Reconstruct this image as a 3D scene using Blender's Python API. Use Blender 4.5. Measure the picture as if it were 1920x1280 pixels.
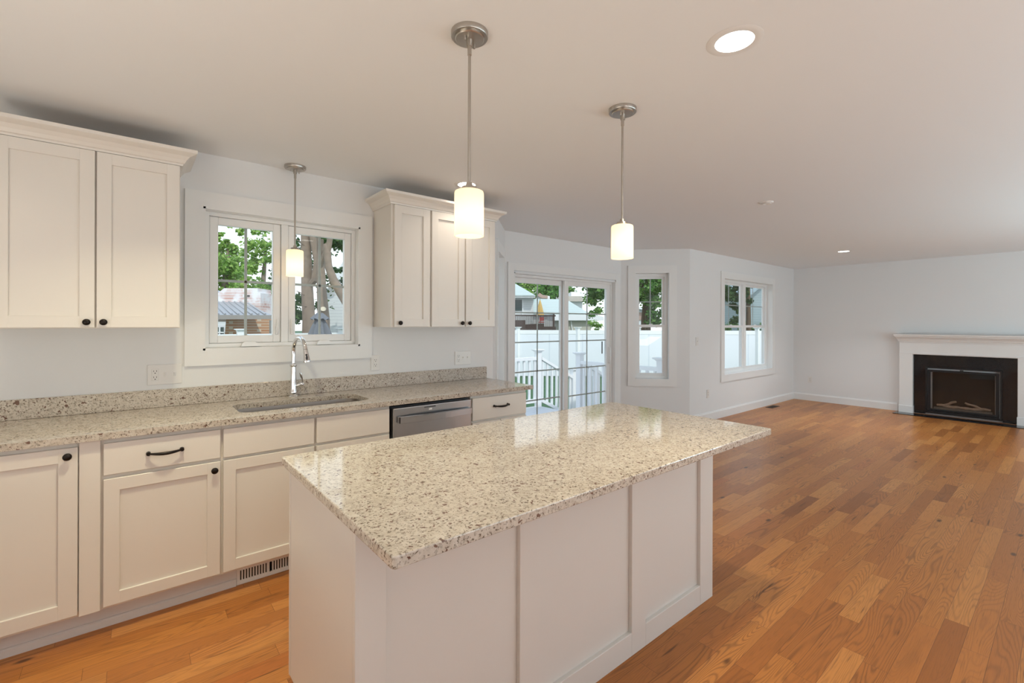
import bpy, bmesh, math, random
from mathutils import Matrix, Vector
random.seed(7)
for o in list(bpy.data.objects):
    bpy.data.objects.remove(o)
S = bpy.context.scene
C = S.collection
PI = math.pi
R = math.radians

# ------------------------------------------------------------------ camera
CAM = Vector((0.0, -3.385, 1.407))
FPX, V0, YAW, ROLL = 868.1, 605.6, R(50.64), R(0.17)
cd = bpy.data.cameras.new('camera')
cam = bpy.data.objects.new('camera', cd)
C.objects.link(cam)
cd.sensor_width = 36.0
cd.lens = FPX / 1920 * 36
cd.shift_y = -(640 - V0) / 1920
cd.clip_start = 0.05
cd.clip_end = 400
cam.matrix_world = Matrix.Translation(CAM) @ Matrix.Rotation(YAW - PI / 2, 4, 'Z') @ Matrix.Rotation(PI / 2, 4, 'X') @ Matrix.Rotation(ROLL, 4, 'Z')
S.camera = cam

# ------------------------------------------------------------------ world, sun, ceiling fill, exposure
S.view_settings.view_transform = 'Standard'
S.view_settings.look = 'None'
S.view_settings.gamma = 1
S.view_settings.use_curve_mapping = False
S.view_settings.exposure = 0.0

W_ = bpy.data.worlds.new('sky')
S.world = W_
W_.use_nodes = True
nt = W_.node_tree
bg = nt.nodes['Background']
tc = nt.nodes.new('ShaderNodeTexCoord')
sp = nt.nodes.new('ShaderNodeSeparateXYZ')
rp = nt.nodes.new('ShaderNodeValToRGB')
nt.links.new(tc.outputs['Generated'], sp.inputs[0])
nt.links.new(sp.outputs['Z'], rp.inputs[0])
rp.color_ramp.elements[0].position = 0.0
rp.color_ramp.elements[0].color = (0.95, 0.97, 1.0, 1)
rp.color_ramp.elements[1].position = 0.75
rp.color_ramp.elements[1].color = (0.62, 0.78, 1.0, 1)
e = rp.color_ramp.elements.new(0.22)
e.color = (0.90, 0.95, 1.0, 1)
nt.links.new(rp.outputs[0], bg.inputs['Color'])
bg.inputs['Strength'].default_value = 1.45

def light(name, kind, loc, power, color=(1, 1, 1), rot=(0, 0, 0), parent=None, **kw):
    d = bpy.data.lights.new(name, kind)
    d.energy = power
    d.color = color
    for k, v in kw.items():
        setattr(d, k, v)
    o = bpy.data.objects.new(name, d)
    C.objects.link(o)
    o.location = loc
    o.rotation_euler = rot
    if parent:
        o.parent = parent
        o.matrix_parent_inverse = Matrix.Translation(-parent.location)
    return o

# summer sun, high, coming over the house from behind the camera
light('sun', 'SUN', (0, -20, 30), 2.0, (1.0, 0.95, 0.86), (R(40), R(-14), 0), angle=R(1.0))
# unseen upward area lamps behind and beside the camera, added to brighten the ceiling
light('ceiling_fill_rear_a', 'AREA', (0.6, -5.5, .9), 36, (1.0, 0.97, 0.94), (R(160), 0, 0), shape='RECTANGLE', size=2.4, size_y=.7)
light('ceiling_fill_rear_b', 'AREA', (3.6, -5.5, .9), 24, (0.66, 0.92, 1.0), (R(160), 0, 0), shape='RECTANGLE', size=2.4, size_y=.7)
light('ceiling_fill_rear_c', 'AREA', (6.4, -5.5, .9), 78, (0.58, 0.88, 1.0), (R(160), 0, 0), shape='RECTANGLE', size=2.4, size_y=.7)
light('ceiling_fill_left', 'AREA', (-1.18, -2.3, .9), 23, (1.0, 0.94, 0.82), (R(165), 0, R(-90)), shape='RECTANGLE', size=1.6, size_y=.6)

# ------------------------------------------------------------------ node helpers / materials
MATS = {}
def new_mat(name):
    m = bpy.data.materials.new(name)
    m.use_nodes = True
    MATS[name] = m
    t = m.node_tree
    return m, t, t.nodes['Principled BSDF']

def plain(name, col, rough=0.5, metal=0.0, var=0.03, scale=6.0, bump=0.0, bscale=60, spec=0.5, coat=0.0):
    m, t, b = new_mat(name)
    b.inputs['Roughness'].default_value = rough
    b.inputs['Metallic'].default_value = metal
    b.inputs['Specular IOR Level'].default_value = spec
    b.inputs['Coat Weight'].default_value = coat
    c = t.nodes.new('ShaderNodeTexCoord')
    n = t.nodes.new('ShaderNodeTexNoise')
    n.inputs['Scale'].default_value = scale
    n.inputs['Detail'].default_value = 3
    t.links.new(c.outputs['Object'], n.inputs['Vector'])
    mx = t.nodes.new('ShaderNodeMix')
    mx.data_type = 'RGBA'
    t.links.new(n.outputs['Fac'], mx.inputs['Factor'])
    mx.inputs['A'].default_value = (*[max(0, x * (1 - var)) for x in col], 1)
    mx.inputs['B'].default_value = (*[min(1, x * (1 + var)) for x in col], 1)
    t.links.new(mx.outputs['Result'], b.inputs['Base Color'])
    if bump:
        n2 = t.nodes.new('ShaderNodeTexNoise')
        n2.inputs['Scale'].default_value = bscale
        t.links.new(c.outputs['Object'], n2.inputs['Vector'])
        bp = t.nodes.new('ShaderNodeBump')
        bp.inputs['Strength'].default_value = bump
        bp.inputs['Distance'].default_value = 0.002
        t.links.new(n2.outputs['Fac'], bp.inputs['Height'])
        t.links.new(bp.outputs[0], b.inputs['Normal'])
    return m

class G:
    """tiny node-graph helper"""
    def __init__(s, t):
        s.t = t
    def put(s, sock, v):
        if hasattr(v, 'links'):
            s.t.links.new(v, sock)
        elif isinstance(v, (tuple, list)) and len(v) == 3 and sock.type == 'RGBA':
            sock.default_value = (*v, 1)
        else:
            sock.default_value = v
    def m(s, op, a, b=0.0, c=0.0):
        n = s.t.nodes.new('ShaderNodeMath')
        n.operation = op
        for i, v in enumerate((a, b, c)):
            s.put(n.inputs[i], v)
        return n.outputs[0]
    def xyz(s, x, y, z):
        n = s.t.nodes.new('ShaderNodeCombineXYZ')
        for i, v in enumerate((x, y, z)):
            s.put(n.inputs[i], v)
        return n.outputs[0]
    def noise(s, vec, scale, detail=2.0, rough=0.5, dist=0.0):
        n = s.t.nodes.new('ShaderNodeTexNoise')
        s.put(n.inputs['Vector'], vec)
        n.inputs['Scale'].default_value = scale
        n.inputs['Detail'].default_value = detail
        n.inputs['Roughness'].default_value = rough
        n.inputs['Distortion'].default_value = dist
        return n.outputs['Fac']
    def white(s, vec):
        n = s.t.nodes.new('ShaderNodeTexWhiteNoise')
        n.noise_dimensions = '3D'
        s.put(n.inputs['Vector'], vec)
        return n.outputs['Value']
    def ramp(s, fac, stops, interp='LINEAR'):
        n = s.t.nodes.new('ShaderNodeValToRGB')
        n.color_ramp.interpolation = interp
        s.put(n.inputs[0], fac)
        el = n.color_ramp.elements
        el[0].position, el[0].color = stops[0][0], (*stops[0][1], 1)
        el[1].position, el[1].color = stops[-1][0], (*stops[-1][1], 1)
        for p, c in stops[1:-1]:
            x = el.new(p)
            x.color = (*c, 1)
        return n.outputs[0]
    def step(s, v, lo, hi):
        n = s.t.nodes.new('ShaderNodeMapRange')
        n.interpolation_type = 'SMOOTHSTEP'
        s.put(n.inputs['Value'], v)
        n.inputs['From Min'].default_value = lo
        n.inputs['From Max'].default_value = hi
        return n.outputs['Result']
    def mix(s, f, a, b, blend='MIX'):
        n = s.t.nodes.new('ShaderNodeMix')
        n.data_type = 'RGBA'
        n.blend_type = blend
        s.put(n.inputs['Factor'], f)
        s.put(n.inputs['A'], a)
        s.put(n.inputs['B'], b)
        return n.outputs['Result']
    def coords(s, kind='Object'):
        c = s.t.nodes.new('ShaderNodeTexCoord')
        q = s.t.nodes.new('ShaderNodeSeparateXYZ')
        s.t.links.new(c.outputs[kind], q.inputs[0])
        return c.outputs[kind], q.outputs[0], q.outputs[1], q.outputs[2]

def floor_mat():
    m, t, b = new_mat('oak_planks')
    g = G(t)
    v, x, y, z = g.coords()
    w = 0.083
    row = g.m('FLOOR', g.m('DIVIDE', y, w))
    fy = g.m('FRACT', g.m('DIVIDE', y, w))
    r1 = g.white(g.xyz(row, 3.1, 0.0))
    r2 = g.white(g.xyz(row, 9.7, 1.0))
    ln = g.m('ADD', 0.42, g.m('MULTIPLY', r2, 0.5))
    u = g.m('ADD', g.m('DIVIDE', x, ln), g.m('MULTIPLY', r1, 17.0))
    idx = g.m('FLOOR', u)
    fu = g.m('FRACT', u)
    h = g.white(g.xyz(row, idx, 0.5))
    h2 = g.white(g.xyz(row, idx, 4.5))
    h3 = g.white(g.xyz(row, idx, 8.5))
    tone = g.ramp(h, [(0.0, (0.31, 0.108, 0.027)), (0.08, (0.42, 0.155, 0.040)), (0.35, (0.47, 0.175, 0.044)), (0.65, (0.52, 0.205, 0.052)), (0.90, (0.60, 0.260, 0.075)), (1.0, (0.46, 0.15, 0.036))])
    # cathedral grain: contour lines of a stretched noise, shifted per plank
    gv = g.xyz(g.m('ADD', g.m('MULTIPLY', x, 1.0), g.m('MULTIPLY', h, 60.0)), g.m('ADD', g.m('MULTIPLY', y, 10.0), g.m('MULTIPLY', h2, 40.0)), g.m('MULTIPLY', h3, 20.0))
    n1 = g.noise(gv, 1.0, 1.0, 0.4, 0.25)
    rings = g.m('SINE', g.m('MULTIPLY', n1, g.m('ADD', 130.0, g.m('MULTIPLY', h3, 120.0))))
    rings = g.m('POWER', g.m('MULTIPLY_ADD', rings, 0.5, 0.5), 3.0)
    fine = g.noise(g.xyz(g.m('ADD', g.m('MULTIPLY', x, 9.0), g.m('MULTIPLY', h, 31.0)), g.m('MULTIPLY', y, 260.0), h2), 1.0, 3.0, 0.6)
    blot = g.noise(g.xyz(g.m('ADD', g.m('MULTIPLY', x, 2.2), g.m('MULTIPLY', h2, 50.0)), g.m('MULTIPLY', y, 10.0), h), 1.0, 2.0, 0.5)
    col = g.mix(g.m('MULTIPLY', rings, g.m('MULTIPLY_ADD', h2, 0.45, 0.10)), tone, (0.15, 0.058, 0.022))
    col = g.mix(g.m('MULTIPLY', g.step(fine, 0.48, 0.75), 0.38), col, (0.17, 0.07, 0.028))
    col = g.mix(g.m('MULTIPLY', g.step(blot, 0.60, 0.80), 0.25), col, (0.13, 0.05, 0.02))
    streak = g.noise(g.xyz(g.m('ADD', g.m('MULTIPLY', x, 3.0), g.m('MULTIPLY', h3, 70.0)), g.m('MULTIPLY', y, 42.0), h2), 1.0, 2.0, 0.55)
    col = g.mix(g.m('MULTIPLY', g.step(streak, 0.66, 0.78), 0.75), col, (0.085, 0.032, 0.013))
    # small knots
    vo = t.nodes.new('ShaderNodeTexVoronoi')
    vo.inputs['Scale'].default_value = 1.0
    g.put(vo.inputs['Vector'], g.xyz(g.m('MULTIPLY', x, 3.2), g.m('MULTIPLY', y, 7.5), 0.3))
    kn = g.m('MULTIPLY', g.step(g.m('MULTIPLY', vo.outputs['Distance'], -1.0), -0.14, -0.04), g.step(g.white(vo.outputs['Position']), 0.62, 0.66))
    col = g.mix(g.m('MULTIPLY', kn, 0.85), col, (0.055, 0.022, 0.010))
    ey = g.m('MULTIPLY', g.m('MINIMUM', fy, g.m('SUBTRACT', 1.0, fy)), w)
    ex = g.m('MULTIPLY', g.m('MINIMUM', fu, g.m('SUBTRACT', 1.0, fu)), ln)
    gap = g.m('SUBTRACT', 1.0, g.step(g.m('MINIMUM', ey, ex), 0.0004, 0.0013))
    col = g.mix(g.m('MULTIPLY', gap, 0.65), col, (0.10, 0.042, 0.018))
    g.put(b.inputs['Base Color'], col)
    g.put(b.inputs['Roughness'], g.m('MULTIPLY_ADD', fine, 0.12, 0.27))
    b.inputs['Specular IOR Level'].default_value = 0.32
    bp = t.nodes.new('ShaderNodeBump')
    bp.inputs['Strength'].default_value = 0.25
    bp.inputs['Distance'].default_value = 0.0008
    g.put(bp.inputs['Height'], g.m('SUBTRACT', g.m('MULTIPLY', fine, 0.25), gap))
    t.links.new(bp.outputs[0], b.inputs['Normal'])
    return m

def granite_mat():
    m, t, b = new_mat('speckled_granite')
    g = G(t)
    v, x, y, z = g.coords()
    n0 = g.noise(v, 42.0, 3.0, 0.6)
    n1 = g.noise(v, 7.0, 2.0, 0.5)
    base = g.ramp(n0, [(0.25, (0.45, 0.395, 0.335)), (0.48, (0.575, 0.51, 0.44)), (0.75, (0.66, 0.61, 0.55))])
    gr = g.noise(v, 105.0, 2.0, 0.55)
    base = g.mix(g.m('MULTIPLY', g.step(gr, 0.53, 0.64), 0.60), base, (0.30, 0.26, 0.21))
    # dark mica flecks
    f1 = g.noise(v, 135.0, 2.5, 0.55, 0.6)
    dens = g.m('MULTIPLY', g.m('SUBTRACT', n1, 0.5), 0.10)
    base = g.mix(g.m('MULTIPLY', g.step(g.m('ADD', f1, dens), 0.585, 0.635), 0.85), base, (0.105, 0.072, 0.048))
    # garnet blotches
    f2 = g.noise(v, 62.0, 1.5, 0.5, 0.4)
    base = g.mix(g.m('MULTIPLY', g.step(g.m('ADD', f2, dens), 0.655, 0.69), 0.85), base, (0.12, 0.048, 0.030))
    g.put(b.inputs['Base Color'], base)
    b.inputs['Roughness'].default_value = 0.07
    b.inputs['Specular IOR Level'].default_value = 0.5
    return m

def glass_mat(name, tint=(0.97, 0.99, 0.985), refl=1.0):
    m, t, b = new_mat(name)
    t.nodes.remove(b)
    g = G(t)
    tr = t.nodes.new('ShaderNodeBsdfTransparent')
    tr.inputs[0].default_value = (*tint, 1)
    gl = t.nodes.new('ShaderNodeBsdfGlossy')
    gl.inputs['Roughness'].default_value = 0.0
    fr = t.nodes.new('ShaderNodeFresnel')
    fr.inputs['IOR'].default_value = 1.45
    mx = t.nodes.new('ShaderNodeMixShader')
    geo = t.nodes.new('ShaderNodeNewGeometry')
    g.put(mx.inputs[0], g.m('MULTIPLY', g.m('MULTIPLY', fr.outputs[0], refl), g.m('SUBTRACT', 1.0, geo.outputs['Backfacing'])))
    t.links.new(tr.outputs[0], mx.inputs[1])
    t.links.new(gl.outputs[0], mx.inputs[2])
    t.links.new(mx.outputs[0], t.nodes['Material Output'].inputs[0])
    return m

def emit_mat(name, col, s):
    m, t, b = new_mat(name)
    b.inputs['Base Color'].default_value = (*col, 1)
    b.inputs['Emission Color'].default_value = (*col, 1)
    b.inputs['Emission Strength'].default_value = s
    return m

def shade_mat():
    m, t, b = new_mat('opal_glass')
    g = G(t)
    t.nodes.remove(b)
    df = t.nodes.new('ShaderNodeBsdfDiffuse')
    df.inputs[0].default_value = (0.85, 0.80, 0.70, 1)
    tl = t.nodes.new('ShaderNodeBsdfTranslucent')
    tl.inputs[0].default_value = (0.95, 0.88, 0.74, 1)
    mx = t.nodes.new('ShaderNodeMixShader')
    mx.inputs[0].default_value = 0.6
    t.links.new(df.outputs[0], mx.inputs[1])
    t.links.new(tl.outputs[0], mx.inputs[2])
    em = t.nodes.new('ShaderNodeEmission')
    em.inputs[0].default_value = (1.0, 0.88, 0.68, 1)
    em.inputs[1].default_value = 0.30
    ad = t.nodes.new('ShaderNodeAddShader')
    t.links.new(mx.outputs[0], ad.inputs[0])
    t.links.new(em.outputs[0], ad.inputs[1])
    t.links.new(ad.outputs[0], t.nodes['Material Output'].inputs[0])
    return m

def brick_mat(name, c1, c2, mort, scale_w=0.21, scale_h=0.072, axis='x', wash=None):
    m, t, b = new_mat(name)
    g = G(t)
    v, x, y, z = g.coords()
    br = t.nodes.new('ShaderNodeTexBrick')
    g.put(br.inputs['Vector'], g.xyz(g.m('ADD', x, y), z, 0.0))
    br.inputs['Scale'].default_value = 1.0
    br.inputs['Brick Width'].default_value = scale_w
    br.inputs['Row Height'].default_value = scale_h
    br.inputs['Mortar Size'].default_value = 0.008
    br.inputs['Color1'].default_value = (*c1, 1)
    br.inputs['Color2'].default_value = (*c2, 1)
    br.inputs['Mortar'].default_value = (*mort, 1)
    col = br.outputs['Color']
    if wash:
        col = g.mix(g.step(g.noise(v, 2.4, 3.0, 0.6), 0.38, 0.62), col, wash)
    g.put(b.inputs['Base Color'], col)
    b.inputs['Roughness'].default_value = 0.85
    return m

def stripes_mat(name, c1, c2, period, axis, duty=0.12, rough=0.5):
    """siding laps, seams of boards, roof ribs"""
    m, t, b = new_mat(name)
    g = G(t)
    v, x, y, z = g.coords()
    a = {'x': x, 'y': y, 'z': z, 'xy': g.m('ADD', x, y)}[axis]
    f = g.m('FRACT', g.m('DIVIDE', a, period))
    k = g.m('SUBTRACT', 1.0, g.step(f, duty * 0.5, duty))
    n = g.noise(v, 1.3, 3.0)
    base = g.mix(n, tuple(q * 0.94 for q in c1), c1)
    g.put(b.inputs['Base Color'], g.mix(k, base, c2))
    b.inputs['Roughness'].default_value = rough
    bp = t.nodes.new('ShaderNodeBump')
    bp.inputs['Strength'].default_value = 0.5
    bp.inputs['Distance'].default_value = 0.01
    g.put(bp.inputs['Height'], f)
    t.links.new(bp.outputs[0], b.inputs['Normal'])
    return m

def leaf_mat(name, c1, c2, c3):
    m, t, b = new_mat(name)
    g = G(t)
    geo = t.nodes.new('ShaderNodeNewGeometry')
    col = g.ramp(geo.outputs['Random Per Island'], [(0.0, c1), (0.5, c2), (1.0, c3)])
    g.put(b.inputs['Base Color'], col)
    b.inputs['Roughness'].default_value = 0.6
    b.inputs['Specular IOR Level'].default_value = 0.25
    tl = t.nodes.new('ShaderNodeBsdfTranslucent')
    g.put(tl.inputs[0], col)
    mx = t.nodes.new('ShaderNodeMixShader')
    mx.inputs[0].default_value = 0.4
    t.links.new(b.outputs[0], mx.inputs[1])
    t.links.new(tl.outputs[0], mx.inputs[2])
    t.links.new(mx.outputs[0], t.nodes['Material Output'].inputs[0])
    return m

FLOOR = floor_mat()
GRAN = granite_mat()
WALL = plain('wall_paint', (0.81, 0.812, 0.81), 0.75, var=0.008, scale=1.5, bump=0.08, bscale=180)
CEILM = plain('ceiling_paint', (0.86, 0.875, 0.885), 0.85, var=0.006, scale=1.0)
TRIM = plain('trim_paint', (0.84, 0.84, 0.83), 0.35, var=0.006)
CAB = plain('cabinet_paint', (0.79, 0.748, 0.69), 0.33, var=0.008, scale=3)
ISL = plain('island_paint', (0.75, 0.715, 0.67), 0.35, var=0.008, scale=3)
RAWPLY = plain('raw_plywood', (0.55, 0.33, 0.15), 0.7, var=0.12, scale=4)
TOEM = plain('toe_kick_paint', (0.76, 0.755, 0.76), 0.5, var=0.02)
VINYL = plain('window_vinyl', (0.85, 0.85, 0.84), 0.3, var=0.004)
DARKV = plain('vent_slot_dark', (0.05, 0.04, 0.035), 0.7)
KNOB = plain('oil_rubbed_bronze', (0.018, 0.014, 0.012), 0.32, metal=0.6, var=0.1, scale=40)
STEEL = plain('brushed_steel', (0.56, 0.58, 0.61), 0.24, metal=1.0, var=0.05, scale=30)
NICKEL = plain('brushed_nickel', (0.50, 0.47, 0.43), 0.32, metal=1.0, var=0.05, scale=50)
CHROME = plain('polished_chrome', (0.80, 0.81, 0.82), 0.06, metal=1.0, var=0.01)
SINKM = plain('sink_steel', (0.36, 0.33, 0.30), 0.36, metal=1.0, var=0.05, scale=20)
BLACKP = plain('black_plastic', (0.012, 0.012, 0.013), 0.35)
BLACKM = plain('black_metal', (0.016, 0.016, 0.018), 0.38, metal=0.3)
PLATE = plain('white_plate_plastic', (0.80, 0.78, 0.75), 0.3, var=0.004)
SLOT = plain('outlet_slot_dark', (0.06, 0.055, 0.05), 0.6)
BGRAN = plain('black_granite', (0.012, 0.011, 0.013), 0.06, var=0.6, scale=90)
FIREBOX = plain('firebox_dark', (0.02, 0.018, 0.018), 0.8, var=0.2, scale=12)
LOG = plain('ceramic_log', (0.50, 0.36, 0.27), 0.9, var=0.5, scale=18, bump=0.6, bscale=40)
EMBER = plain('ember_grey', (0.22, 0.20, 0.18), 0.95, var=0.5, scale=60)
GLASS = glass_mat('window_glass')
FGLASS = glass_mat('fireplace_glass', (0.80, 0.79, 0.78), 1.6)
GRILLE = plain('grille_bar', (0.42, 0.44, 0.43), 0.4, var=0.01)
OPAL = shade_mat()
BULB = emit_mat('lamp_bulb', (1.0, 0.88, 0.70), 5.0)
LENS = emit_mat('downlight_lens', (1.0, 0.95, 0.88), 6.0)
REG = plain('brown_register', (0.07, 0.045, 0.03), 0.45, metal=0.4)
# outdoors
LAWN = plain('lawn_grass', (0.045, 0.115, 0.045), 0.9, var=0.45, scale=3, bump=0.5, bscale=20)
DECKM = stripes_mat('deck_boards', (0.62, 0.63, 0.66), (0.42, 0.43, 0.46), 0.14, 'x', 0.06)
RAILV = plain('vinyl_rail_white', (0.86, 0.87, 0.89), 0.35, var=0.01)
FENCEV = stripes_mat('vinyl_fence_white', (0.80, 0.84, 0.90), (0.68, 0.73, 0.80), 0.18, 'xy', 0.05, 0.4)
FENCEC = plain('vinyl_fence_cap', (0.84, 0.86, 0.88), 0.35, var=0.01)
SIDEW = stripes_mat('white_siding', (0.76, 0.78, 0.80), (0.50, 0.52, 0.56), 0.115, 'z', 0.14)
SIDET = stripes_mat('grey_teal_siding', (0.33, 0.42, 0.45), (0.22, 0.29, 0.31), 0.115, 'z', 0.14)
SIDEB = plain('beige_garage_wall', (0.52, 0.50, 0.43), 0.8, var=0.1, scale=1)
ROOFG = stripes_mat('green_grey_shingle', (0.50, 0.57, 0.55), (0.40, 0.46, 0.45), 0.14, 'z', 0.2, 0.9)
ROOFB = plain('brown_shingle', (0.45, 0.32, 0.27), 0.9, var=0.12, scale=4)
ROOFT = plain('tan_shingle', (0.52, 0.47, 0.42), 0.9, var=0.12, scale=4)
METR = plain('metal_roof', (0.36, 0.37, 0.39), 0.4, metal=0.2, var=0.05)
FASC = plain('grey_fascia', (0.28, 0.26, 0.235), 0.7, var=0.08, scale=3)
BRICK = brick_mat('tan_brick', (0.50, 0.24, 0.12), (0.58, 0.32, 0.18), (0.70, 0.58, 0.45))
BRICKW = brick_mat('washed_brick', (0.55, 0.32, 0.27), (0.70, 0.55, 0.52), (0.72, 0.70, 0.70), wash=(0.80, 0.80, 0.83))
BARK = plain('grey_bark', (0.25, 0.195, 0.15), 0.95, var=0.35, scale=7, bump=1.0, bscale=14)
BARKD = plain('dark_bark', (0.11, 0.075, 0.045), 0.95, var=0.35, scale=7, bump=1.0, bscale=14)
CUTW = plain('cut_wood', (0.80, 0.70, 0.55), 0.9, var=0.08)
UMBG = plain('grey_umbrella_cloth', (0.15, 0.16, 0.18), 0.9, var=0.1, scale=8)
UMBY = plain('yellow_umbrella_cloth', (0.62, 0.42, 0.15), 0.9, var=0.12, scale=8)
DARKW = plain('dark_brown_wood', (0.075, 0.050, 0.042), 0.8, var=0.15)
REDC = plain('red_cloth', (0.55, 0.06, 0.06), 0.8)
WINDK = plain('dark_window_glass', (0.03, 0.06, 0.055), 0.1)
LEAF_L = leaf_mat('leaf_bright', (0.14, 0.30, 0.06), (0.29, 0.48, 0.10), (0.46, 0.62, 0.20))
LEAF_M = leaf_mat('leaf_mid', (0.06, 0.17, 0.035), (0.13, 0.29, 0.06), (0.26, 0.44, 0.12))
LEAF_D = leaf_mat('leaf_dark', (0.02, 0.07, 0.02), (0.05, 0.12, 0.03), (0.11, 0.21, 0.06))

# ------------------------------------------------------------------ mesh builder
class MB:
    def __init__(s, M=None):
        s.bm = bmesh.new()
        s.M = M
    def _v(s, p):
        return s.bm.verts.new(p)
    def box(s, x0, x1, y0, y1, z0, z1, bev=0.0, seg=1):
        x0, x1 = sorted((x0, x1)); y0, y1 = sorted((y0, y1)); z0, z1 = sorted((z0, z1))
        vs = [s._v(p) for p in ((x0, y0, z0), (x1, y0, z0), (x1, y1, z0), (x0, y1, z0), (x0, y0, z1), (x1, y0, z1), (x1, y1, z1), (x0, y1, z1))]
        fs = [s.bm.faces.new([vs[i] for i in f]) for f in ((3, 2, 1, 0), (4, 5, 6, 7), (0, 1, 5, 4), (1, 2, 6, 5), (2, 3, 7, 6), (3, 0, 4, 7))]
        if bev:
            es = list({e for f in fs for e in f.edges})
            bmesh.ops.bevel(s.bm, geom=es, offset=bev, segments=seg, affect='EDGES', profile=0.5)
        return s
    def prism(s, pts, a0, a1, axis='z'):
        """extrude a closed 2-D outline along an axis; outline coords are the two other axes in order"""
        def P(u, v, a):
            return {'x': (a, u, v), 'y': (u, a, v), 'z': (u, v, a)}[axis]
        A = [s._v(P(u, v, a0)) for u, v in pts]
        B = [s._v(P(u, v, a1)) for u, v in pts]
        n = len(pts)
        s.bm.faces.new(A)
        s.bm.faces.new(B[::-1])
        for i in range(n):
            s.bm.faces.new((A[i], B[i], B[(i + 1) % n], A[(i + 1) % n]))
        return s
    def lathe(s, prof, c, seg=32, close=False):
        """profile of (radius, z) turned about a vertical axis through c"""
        rings = []
        for r, z in prof:
            if r <= 1e-6:
                rings.append([s._v((c[0], c[1], c[2] + z))])
            else:
                rings.append([s._v((c[0] + r * math.cos(2 * PI * k / seg), c[1] + r * math.sin(2 * PI * k / seg), c[2] + z)) for k in range(seg)])
        for a, b in zip(rings[:-1], rings[1:]):
            for k in range(seg):
                q = [a[k % len(a)], a[(k + 1) % len(a)], b[(k + 1) % len(b)], b[k % len(b)]]
                u = []
                for w in q:
                    if w not in u:
                        u.append(w)
                if len(u) > 2:
                    s.bm.faces.new(u)
        return s
    def tube(s, pts, rad, seg=12, cap=True):
        pts = [Vector(p) for p in pts]
        rs = rad if isinstance(rad, (list, tuple)) else [rad] * len(pts)
        rings = []
        ref = None
        for i, p in enumerate(pts):
            d = (pts[min(i + 1, len(pts) - 1)] - pts[max(i - 1, 0)]).normalized()
            if ref is None:
                ref = Vector((0, 0, 1)) if abs(d.z) < 0.9 else Vector((1, 0, 0))
            a = d.cross(ref)
            if a.length < 1e-4:
                a = d.cross(Vector((0.3, 1, 0.2)))
            a.normalize()
            b = d.cross(a).normalized()
            ref = a.cross(d).normalized()
            rings.append([s._v(p + (a * math.cos(2 * PI * k / seg) + b * math.sin(2 * PI * k / seg)) * rs[i]) for k in range(seg)])
        for A, B in zip(rings[:-1], rings[1:]):
            for k in range(seg):
                s.bm.faces.new((A[k], A[(k + 1) % seg], B[(k + 1) % seg], B[k]))
        if cap:
            s.bm.faces.new(rings[0][::-1])
            s.bm.faces.new(rings[-1])
        return s
    def face(s, pts):
        s.bm.faces.new([s._v(p) for p in pts])
        return s
    def build(s, name, mat, parent=None, smooth=False):
        bm = s.bm
        if s.M is not None:
            bmesh.ops.transform(bm, matrix=s.M, verts=bm.verts)
        bmesh.ops.recalc_face_normals(bm, faces=bm.faces)
        me = bpy.data.meshes.new(name)
        bm.to_mesh(me)
        bm.free()
        me.materials.append(mat)
        if smooth:
            for p in me.polygons:
                p.use_smooth = True
            me.set_sharp_from_angle(angle=R(38))
        o = bpy.data.objects.new(name, me)
        C.objects.link(o)
        if parent is not None:
            o.parent = parent
            r = parent
            while r.parent is not None:
                r = r.parent
            if parent.parent is None and parent.type == 'EMPTY':
                o.matrix_parent_inverse = Matrix.Translation(-parent.location)
        return o

def thing(name, label, cat, loc=(0, 0, 0), group=None):
    o = bpy.data.objects.new(name, None)
    C.objects.link(o)
    o.empty_display_size = 0.1
    o.location = loc
    return tag(o, label, cat, group)

def tag(o, label, cat, group=None):
    o['label'] = label
    o['category'] = cat
    if group:
        o['group'] = group
    return o

def struct(o, label=None):
    o['kind'] = 'structure'
    if label:
        o['label'] = label
    return o

# a wall frame: local x along the wall, local y outward (out of the room), z up
def FR(x, y, ang):
    return Matrix.Translation((x, y, 0)) @ Matrix.Rotation(ang, 4, 'Z')

H = 2.44
T = 0.16            # wall thickness
XL, XF, YR = -1.25, 9.65, -5.62
BX0, BX1, BD = 2.55, 5.95, 0.66
FB = FR(0, 0, 0)                       # kitchen / living wall
FBL = FR(BX0, 0, R(45))                # bay left: outward normal is local +y
FBC = FR(0, BD, 0)
FBR = FR(BX1 - BD, BD, R(-45))
LB = BD * math.sqrt(2)

def wall(name, M, x0, x1, holes=(), mat=WALL):
    m = MB(M)
    xs = x0
    for hx0, hx1, hz0, hz1 in holes:
        m.box(xs, hx0, 0, T, 0, H)
        if hz0 > 0:
            m.box(hx0, hx1, 0, T, 0, hz0)
        m.box(hx0, hx1, 0, T, hz1, H)
        xs = hx1
    m.box(xs, x1, 0, T, 0, H)
    return struct(m.build(name, mat))

# ------------------------------------------------------------------ room shell
W1 = (0.333, 1.305, 1.235, 2.112)
W4 = (6.905, 8.66, 0.625, 2.105)
WB = (LB - 0.747, LB - 0.269, 0.627, 2.12)     # right bay window, measured from its left end
WBl = (0.269, 0.747, 0.627, 2.12)
DR = (3.335, 5.155, 0.0, 1.985)

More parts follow.
